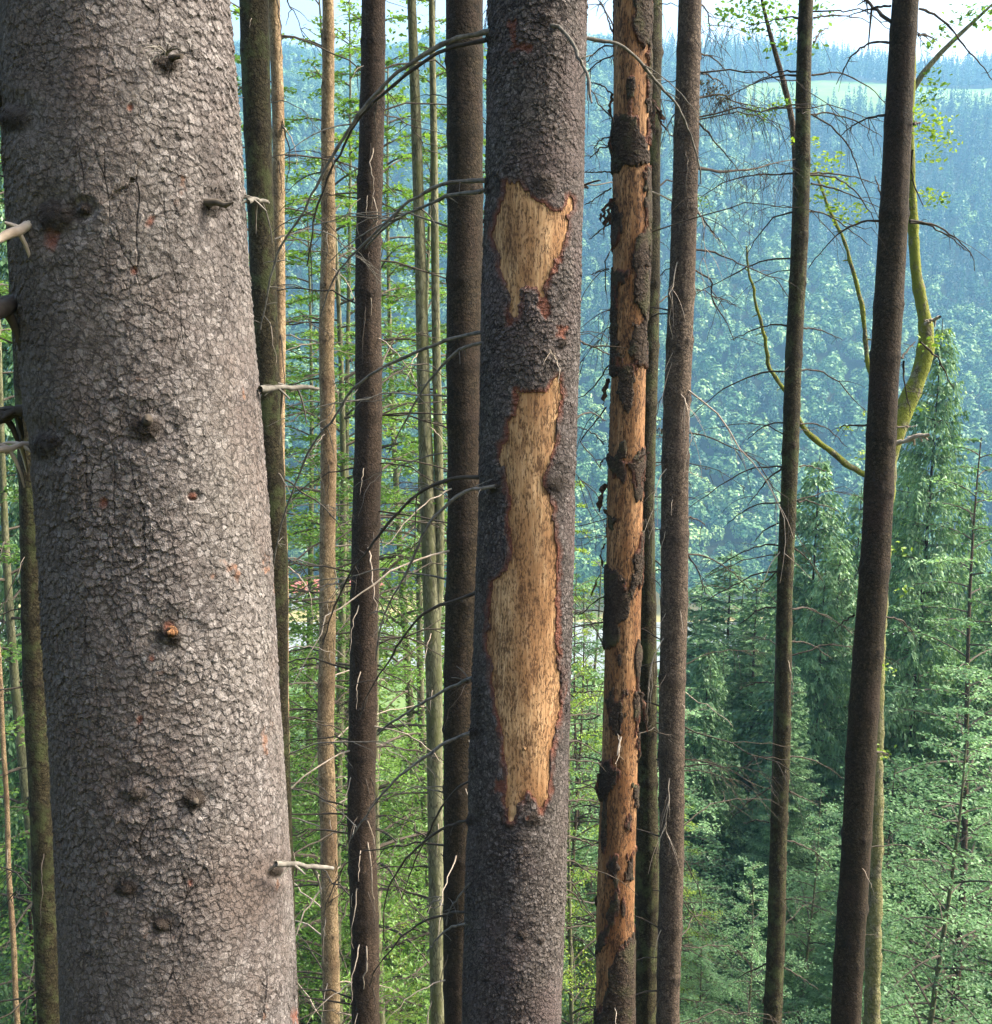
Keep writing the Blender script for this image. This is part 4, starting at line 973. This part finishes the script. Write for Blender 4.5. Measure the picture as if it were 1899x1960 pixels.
rad_ = np.array([w / 2 * depth_at(b, T7.Y) / F for a, b, w in pz]); u_ = np.linspace(0, 1, len(pz)); uu_ = np.linspace(0, 1, 100)
mbt.tube(np.stack([np.interp(uu_, u_, (P0 - bp)[:, k]) for k in range(3)], -1), np.interp(uu_, u_, rad_), 24)
mbt.build('trunk', M['bark_pale'], r7)
mbs = MB(); stem_px(mbs, bp, [(830, 1230, 20), (840, 1120, 20), (842, 1000, 18), (838, 800, 17), (834, 600, 16), (831, 300, 14), (826, 0, 11), (822, -300, 8)], T7.Y)
mbs.build('second_stem', M['bark_pale'], r7)
def leaf_spray(root, base, pts, Y, n, leafm='leaf_bright', size=.03, spread=18, seed=1, name='foliage', flat=.5):
    """clusters of leaves about layout points at real depth Y"""
    rs_ = np.random.RandomState(seed); C_ = []
    for (a, b, w) in pts:
        m = int(n * w); c = at(a, b, Y) - base; sc = spread * w ** .5 * Y / F
        C_.append(c + rs_.normal(0, 1, (m, 3)) * [sc, sc, sc * flat])
    C_ = np.concatenate(C_); V_, T_ = leaves(C_, np.array([[0, 0, 1.0]]), rs_.uniform(.6, 1.3, len(C_)) * size, rs_.uniform(0, 1, len(C_)), rs_, .5)
    return tag(obj(name, V_, np.arange(len(V_)).reshape(-1, 4), M[leafm], root, {'tone': T_}, smooth=False), kind='stuff' if name == 'lichen' else None)
rsq = random.Random(4)
leaf_spray(r7, bp, [(rsq.uniform(740, 880), y_, rsq.uniform(.5, 1.4)) for y_ in range(20, 1150, 24)], 10.8, 34, 'leaf', .03, 26, 4, flat=.35)
# mossy tree at right
T16 = Trunk([(1000, 1676, 1708), (1304, 1662, 1691), (1640, 1660, 1689), (1960, 1654, 1684)], 10.5, 6)
r16 = empty('mossy_tree', T16.base, 'crooked bright mossy tree curving out behind the rightmost dark trunk', 'tree')
b16 = T16.base; mb = MB()
pz = [(1668, 2300, 36), (1669, 1960, 30), (1674, 1640, 30), (1677, 1304, 29), (1688, 1050, 30), (1698, 900, 32), (1712, 820, 34), (1745, 755, 34), (1768, 700, 31), (1777, 650, 30), (1770, 600, 25), (1757, 555, 21), (1751, 500, 19), (1748, 430, 19), (1745, 380, 17), (1742, 250, 14), (1748, 100, 11), (1752, -100, 7)]
P0 = np.array([at(a, b, 10.5) for a, b, w in pz]); P0[0] = [T16.c(T16.gz), 10.5, T16.gz]; P0 -= b16
rad_ = np.array([w / 2 * depth_at(b, 10.5) / F for a, b, w in pz]); s_ = np.concatenate([[0], np.cumsum(np.linalg.norm(np.diff(P0, axis=0), axis=1))]); uu_ = np.linspace(0, s_[-1], 180)
def smooth(a, k=5):
    p = np.concatenate([np.full(k, a[0]), a, np.full(k, a[-1])]); return np.convolve(p, np.ones(2 * k + 1) / (2 * k + 1), 'valid')
mb.tube(np.stack([smooth(np.interp(uu_, s_, P0[:, k]), 3) for k in range(3)], -1), np.interp(uu_, s_, rad_) * (1 + .06 * np.sin(uu_ * 9) + np.random.RandomState(5).uniform(-.09, .12, len(uu_))), 22)
mb.build('trunk', M['bark_moss'], r16)
def mlimb(pts, r0, r1_, Y0, Y1, name='limb', mat='bark_moss'): traced(r16, T16, pts, r0, r1_, M[mat], Y0 - 10.5, Y1 - 10.5, name, 0, 3)
mlimb([(1690, 925), (1650, 905), (1615, 885), (1590, 862), (1570, 845), (1550, 830), (1535, 808), (1515, 770), (1500, 742), (1482, 722), (1470, 695), (1462, 640), (1448, 590), (1438, 545), (1430, 505), (1428, 470)], .038, .008, 10.5, 10.0, 'limb')
mlimb([(1700, 850), (1680, 780), (1664, 705), (1657, 650), (1650, 580), (1635, 520), (1618, 470), (1600, 430), (1585, 395), (1572, 360), (1560, 320)], .034, .012, 10.5, 10.8, 'limb')
mlimb([(1705, 868), (1712, 852), (1735, 842), (1760, 832), (1778, 830)], .026, .02, 10.4, 10.1, 'broken_limb', 'twig_pale')
mlimb([(1772, 620), (1785, 612), (1800, 604)], .02, .014, 10.4, 10.2, 'broken_limb', 'twig_pale')
leaf_spray(r16, b16, [(1770, 250, 1.5), (1790, 235, 1), (1800, 270, 1.3), (1785, 300, .8), (1760, 215, .8), (1780, 370, .8), (1790, 385, .6), (1560, 330, 1.2), (1590, 310, 1), (1570, 370, 1), (1610, 350, .8), (1600, 400, .7), (1620, 420, .7), (1640, 400, .6), (1545, 270, .6)], 10.2, 60, 'leaf_bright', .026, 17, 6)
leaf_spray(r16, b16, [(1785, 660, 1), (1770, 780, .5), (1715, 1050, .8), (1700, 1280, .6), (1690, 1440, .8), (1735, 1130, .5), (1620, 820, .6), (1650, 870, .6), (1660, 790, .5), (1800, 640, .6)], 9.9, 34, 'leaf_bright', .024, 14, 7)
# thin birch-like trees at the top right
T17 = Trunk([(0, 1453, 1463), (200, 1514, 1524)], 13, 10)
def slim(pts, Y, label, leafs, seed, mat='bark_pale', name='young_birch'):
    g_ = at(pts[0][0], pts[0][1], Y); gz = float(ground_z(g_[0], Y)) - .1; base = np.array([g_[0], Y, gz]); r_ = empty(name, base, label, 'tree'); mb_ = MB()
    P_ = [np.array([g_[0], Y, gz])] + [at(a, b, Y) for a, b, w in pts]; rr = [pts[0][2] / 2 * Y / F * 1.3] + [w / 2 * depth_at(b, Y) / F for a, b, w in pts]
    P_ = np.array(P_) - base; s__ = np.concatenate([[0], np.cumsum(np.linalg.norm(np.diff(P_, axis=0), axis=1))]); uu = np.linspace(0, s__[-1], 60)
    mb_.tube(np.stack([smooth(np.interp(uu, s__, P_[:, k]), 2) for k in range(3)], -1), np.interp(uu, s__, rr), 10); mb_.build('trunk', M[mat], r_)
    if leafs: leaf_spray(r_, base, leafs, Y, 60, 'leaf', .035, 20, seed)
    return r_
slim([(1478, 2100, 18), (1483, 1600, 18), (1497, 1100, 17), (1512, 700, 15), (1524, 400, 14), (1526, 300, 12), (1519, 214, 11), (1500, 140, 10), (1481, 100, 9), (1462, 40, 7), (1455, -10, 5), (1445, -80, 4)], 13, 'thin bending birch crossing the pale field left of the slim olive trunk',
     [(1420, 10, 1.5), (1450, 20, 1), (1500, 30, 1.5), (1520, 60, 1), (1490, 90, .7), (1440, 50, .8), (1545, 90, .8), (1400, 30, .8), (1575, 20, .6), (1470, -10, 1.5)], 5, 'bark_grey')
slim([(1618, 2100, 18), (1640, 1500, 18), (1668, 900, 16), (1700, 400, 15), (1715, 200, 14), (1758, 137, 11), (1790, 110, 10), (1830, 72, 9), (1860, 45, 7), (1896, 13, 5), (1940, -30, 4)], 12, 'thin pale birch leaning out to the right of the rightmost dark trunk',
     [(1880, 20, 1), (1790, 90, .5), (1770, 150, .7), (1785, 165, .5), (1850, 30, .5), (1895, 50, .5), (1765, 190, .4), (1800, 60, .4), (1560, 5, .3)], 8)
# extra thin stems: far left
r18, T18 = simple_tree('spruce_tree', 'thin tan stem low at the left edge', [(1000, -18, -9), (1300, -6, 4), (1500, 4, 14), (1700, 16, 27), (1960, 26, 38)], 14, M['bark_tan'], 18, 16, 200, 10, None)
r19, T19 = simple_tree('spruce_tree', 'thin reddish stem at the lower left behind the leftmost trunk', [(1000, 40, 46), (1960, 60, 68)], 20, M['bark_brown'], 19, 14, 160, 12, None)

# dead branches -----------------------------------------------------------
add_branches(r2, T2, 2, .30, (1, 3), (.4, 1.3), .0062, ('twig',))
add_branches(r3, T3, 3, .4, (1, 2), (.4, 1.3), .0062, ('twig', 'twig_grey'))
add_branches(r4, T4, 4, .32, (1, 3), (.5, 1.6), .010, ('twig',), twigs=3)
add_branches(r5, T5, 5, .34, (2, 4), (.5, 1.8), .010, ('twig', 'twig', 'twig_pale'))
add_branches(r6, T6, 6, .3, (2, 4), (.6, 1.9), .0082, ('twig',))
add_branches(r9, T9, 9, .34, (1, 3), (.5, 1.7), .0075, ('twig', 'twig_grey'))
add_branches(r12, T12, 12, .38, (1, 3), (.4, 1.4), .0066, ('twig',))
add_branches(r13, T13, 13, .34, (2, 3), (.5, 1.6), .0062, ('twig',), hang=6, lim=80)
add_branches(r14, T14, 14, .6, (1, 3), (.5, 1.3), .0068, ('twig',), frac_short=.3, twigs=2)
add_branches(r15, T15, 15, .8, (0, 2), (.4, 1.1), .0055, ('twig',), frac_short=.5, twigs=1)
add_branches(r18, T18, 18, .8, (1, 2), (.4, 1.2), .008, ('twig',))
add_branches(r7, T7, 7, .35, (1, 3), (.7, 2.0), .0095, ('twig',), frac_short=.1, twigs=4)
def q4(*p): return [(1280.5 + a * .3342, b * .3342) for a, b in p]
def q7(*p): return [(1280.5 + a * .3342, 655 + b * .3342) for a, b in p]
def q9(*p): return [(1280.5 + a * .3342, 1304 + b * .3342) for a, b in p]
for k, p_ in enumerate([q4((1235, 660), (1190, 664), (1120, 680), (1040, 715), (975, 770)), q4((1205, 1265), (1090, 1270), (960, 1340), (860, 1450), (800, 1530)), q4((1380, 1263), (1430, 1263), (1500, 1280), (1640, 1360), (1730, 1450), (1757, 1550)),
                        q4((1380, 1275), (1440, 1278), (1530, 1310), (1650, 1385), (1710, 1430)), q4((1435, 50), (1475, 58), (1530, 85), (1620, 160), (1700, 260), (1790, 370), (1860, 455)), q4((1260, 245), (1190, 248), (1130, 262), (1070, 310), (1020, 375), (960, 490)),
                        q4((1430, 200), (1480, 210), (1530, 245)), q4((1400, 710), (1440, 712)), q4((1395, 860), (1390, 950), (1410, 1080), (1455, 1185)), q7((1130, 475), (1050, 475), (960, 490)), q7((1300, 480), (1360, 485), (1420, 480)),
                        q7((1330, 90), (1370, 50), (1420, 0)), q7((1440, 0), (1510, 60), (1570, 150), (1635, 270)), q7((1345, 110), (1350, 250), (1385, 400)), q7((1060, 1565), (1000, 1600), (940, 1660)), q7((1230, 1570), (1330, 1590), (1410, 1665)),
                        q4((1270, 34), (1200, 36), (1130, 55), (1020, 95)), q9((1190, 410), (1240, 415), (1270, 435)), q4((1240, 1160), (1200, 1080), (1170, 1000))]):
    traced(r15, T15, p_, .0078, .0024, M['twig'], 0, .25, 'dead_branch', 1 if k % 2 else 0, k)
traced(r15, T15, q4((1270, 125), (1230, 95), (1190, 60), (1120, -10), (1060, -80)), .011, .007, M['twig'], 0, .4, 'dead_branch', 1, 3)
for k, p_ in enumerate([q4((735, 432), (640, 433), (500, 465), (380, 520), (270, 580)), q4((735, 408), (630, 403), (560, 430), (480, 465)), q4((715, 992), (600, 996), (480, 1000), (300, 1050), (160, 1140)), q4((710, 1215), (600, 1250), (500, 1360), (450, 1450)),
                        q4((695, 1480), (600, 1482), (480, 1510), (300, 1600), (130, 1690)), q4((690, 1870), (590, 1868), (500, 1890), (360, 1950)), q4((820, 430), (900, 423), (1000, 430), (1130, 500), (1240, 610)), q4((810, 655), (880, 652), (950, 660), (1080, 710), (1220, 790)),
                        q4((800, 990), (870, 990), (950, 1000), (1120, 1040), (1215, 1070)), q4((800, 1000), (870, 998), (960, 1022), (1080, 1105), (1150, 1200), (1200, 1300)), q4((795, 1210), (870, 1212), (1000, 1290), (1150, 1410)), q4((770, 1878), (870, 1890), (1000, 1950)),
                        q4((830, 102), (890, 92), (960, 88), (1060, 95), (1165, 130)), q4((825, 660), (880, 690), (960, 750), (1040, 870), (1110, 1040), (1200, 1250)), q4((745, 105), (660, 103), (560, 130), (440, 165)), q4((830, 240), (870, 180), (920, 145)), q4((815, 1050), (920, 1070), (1060, 1120), (1210, 1190)),
                        q7((670, 168), (540, 180), (380, 240), (250, 325), (110, 445)), q7((760, 162), (870, 167), (980, 240), (1060, 340), (1120, 395)), q7((660, 460), (590, 465), (520, 500), (450, 555)), q7((750, 468), (870, 478), (950, 530), (1020, 600)), q7((650, 715), (500, 720), (350, 790), (220, 880), (115, 955)),
                        q7((640, 920), (500, 930), (400, 985), (320, 1045)), q7((625, 1038), (560, 1062), (480, 1140)), q7((625, 1165), (540, 1160), (380, 1220), (200, 1345)), q7((615, 1312), (500, 1325), (350, 1400), (180, 1510)), q7((620, 1312), (550, 1370), (470, 1440)), q7((645, 725), (560, 790), (455, 940)), q7((750, 712), (820, 708), (900, 735)),
                        q7((740, 915), (820, 918), (980, 980)), q7((720, 1180), (800, 1240), (900, 1370)), q7((610, 1520), (520, 1530), (400, 1620)), q7((710, 1530), (800, 1530), (940, 1590)), q7((700, 1715), (800, 1720), (940, 1810)), q9((590, 430), (500, 440), (380, 530)), q9((690, 432), (800, 440), (920, 500), (1000, 555)), q9((580, 610), (480, 670), (370, 780)), q9((570, 810), (500, 805), (440, 830)),
                        q9((670, 910), (740, 930), (850, 1000), (940, 1100)), q9((690, 630), (760, 670), (850, 720)), q9((555, 1620), (480, 1650), (380, 1700)), q9((660, 1640), (760, 1690), (860, 1760)), q9((600, 10), (500, 5), (400, 40))]):
    traced(r14, T14, p_, .0080, .0026, M['twig'], 0, .3, 'dead_branch', 1 if k % 3 == 0 else 0, k)
for k, p_ in enumerate([q4((155, 958), (300, 982), (450, 967), (600, 930), (712, 905)), q4((150, 1430), (250, 1440), (400, 1500), (520, 1552), (620, 1600), (690, 1700)), q4((170, 300), (250, 330), (320, 385)), q4((160, 560), (300, 545), (380, 580), (480, 605), (600, 610)), q4((165, 700), (230, 760), (300, 850), (400, 970)),
                        q4((150, 1210), (230, 1300), (300, 1400)), q4((140, 1540), (240, 1610), (250, 1720), (320, 1850), (370, 1960)), q4((175, 410), (260, 460), (330, 500)), q7((100, 1000), (140, 1010), (205, 1050)), q7((110, 1215), (200, 1220), (330, 1290), (470, 1420)), q7((110, 1220), (160, 1300), (210, 1450)), q9((0, 900), (80, 1000), (180, 1200), (190, 1300)),
                        q9((0, 1150), (120, 1320), (230, 1430)), q4((170, 20), (215, 60), (230, 160))]):
    traced(r13, T13, p_, .0115 if k == 0 else .007, .0026, M['twig'], 0, .5 if k else 1.3, 'dead_branch', 3, k)
# tufts of living and dead spruce twigs on the brown lit trunk
for k, (a_, b_, n_) in enumerate([(1365, 150, 40), (1385, 195, 60), (1360, 185, 50), (1440, 215, 40), (1400, 60, 30), (1345, 60, 40), (1400, 330, 40), (1460, 330, 50), (1390, 420, 30)]):
    mbh = MB(); rs_ = np.random.RandomState(900 + k); base = at(a_, b_, 7.2) - T13.base
    for q in range(n_):
        mbh.tube(arc(base + rs_.normal(0, 1, 3) * [.13, .12, .05], rs_.uniform(0, 6.28), rs_.uniform(-1.4, -.3), rs_.uniform(.06, .3), rs_.uniform(0, .7), 5), np.linspace(.0019, .0009, 5), 3)
    tag(mbh.build('hanging_twigs', M['twig'], r13), kind='stuff')
leaf_spray(r13, T13.base, [(1385, 190, 1), (1365, 175, .8), (1350, 160, .5), (1318, 215, .5), (1322, 235, .4), (1395, 205, .6)], 7.1, 70, 'needle_dead', .012, 12, 3, 'lichen')
leaf_spray(r13, T13.base, [(1440, 212, .9), (1470, 215, .8), (1490, 205, .7), (1455, 235, .6), (1500, 195, .5), (1340, 380, .4), (1352, 395, .3)], 7.4, 60, 'leaf', .014, 12, 9, 'green_twigs')

# ------------------------------------------------------------------ buildings in the valley
def house(px_, Y, w, d, h, label):
    p = at(px_, 1100, Y); gz = float(ground_z(p[0], Y)); base = np.array([p[0], Y, gz]); r_ = empty('house', base, label, 'house')
    def box(x0, x1, y0, y1, z0, z1):
        v = [(x0, y0, z0), (x1, y0, z0), (x1, y1, z0), (x0, y1, z0), (x0, y0, z1), (x1, y0, z1), (x1, y1, z1), (x0, y1, z1)]
        return v, [(0, 1, 5, 4), (1, 2, 6, 5), (2, 3, 7, 6), (3, 0, 4, 7), (4, 5, 6, 7), (3, 2, 1, 0)]
    b = MB(); b.add(*box(-w / 2, w / 2, -d / 2, d / 2, 0, h)); b.build('wall', plain('render_white', [(.7, .68, .62), (.8, .78, .74)], .5), r_, smooth=False)
    e = .6; rv_ = [(-w / 2 - e, -d / 2 - e, h), (w / 2 + e, -d / 2 - e, h), (w / 2 + e, d / 2 + e, h), (-w / 2 - e, d / 2 + e, h), (-w / 2 - e, 0, h + d * .42), (w / 2 + e, 0, h + d * .42)]
    b = MB(); b.add(rv_, [(0, 1, 5, 4), (2, 3, 4, 5), (0, 4, 4, 3), (1, 2, 5, 5), (0, 3, 2, 1)])
    obj('roof', np.array(rv_), np.array([(0, 1, 5), (0, 5, 4), (2, 3, 4), (2, 4, 5), (0, 4, 3), (1, 2, 5), (0, 3, 2), (0, 2, 1)]), plain('roof_tile_red', [(.35, .10, .06), (.45, .16, .10)], 3), r_, smooth=False)
    mw = plain('window_glass', [(.03, .035, .04), (.06, .07, .08)], 2, .2)
    for k in range(int(w // 3)):
        for f_ in range(2):
            x = -w / 2 + 1.4 + k * 3; b = MB(); b.add(*box(x, x + 1.1, -d / 2 - .06, -d / 2 + .02, 1 + f_ * 2.8, 2.3 + f_ * 2.8)); b.build('window', mw, r_, smooth=False)
house(574, 372, 22, 10, 6.2, 'long white house with red roof across the valley behind the tan trunk')
house(700, 374, 12, 9, 6.0, 'white house with red roof on the far bank behind the brown trunk')

# ------------------------------------------------------------------ haze
hz = NT('haze'); pv = hz.n('ShaderNodeVolumePrincipled')
pv.inputs['Color'].default_value = (.27, .62, 1.0, 1); pv.inputs['Density'].default_value = .00047; pv.inputs['Anisotropy'].default_value = .2
hz.l(pv.outputs[0], hz.out.inputs['Volume'])
hv = [(x, y, z) for z in (-108, 330) for x, y in ((-1500, -120), (1500, -120), (1500, 1700), (-1500, 1700))]
h_ = obj('haze', np.array(hv, float), np.array([(0, 3, 2, 1), (4, 5, 6, 7), (0, 1, 5, 4), (1, 2, 6, 5), (2, 3, 7, 6), (3, 0, 4, 7)]), hz.m, smooth=False)
tag(h_, 'pale blue haze filling the valley air', 'haze', kind='stuff')
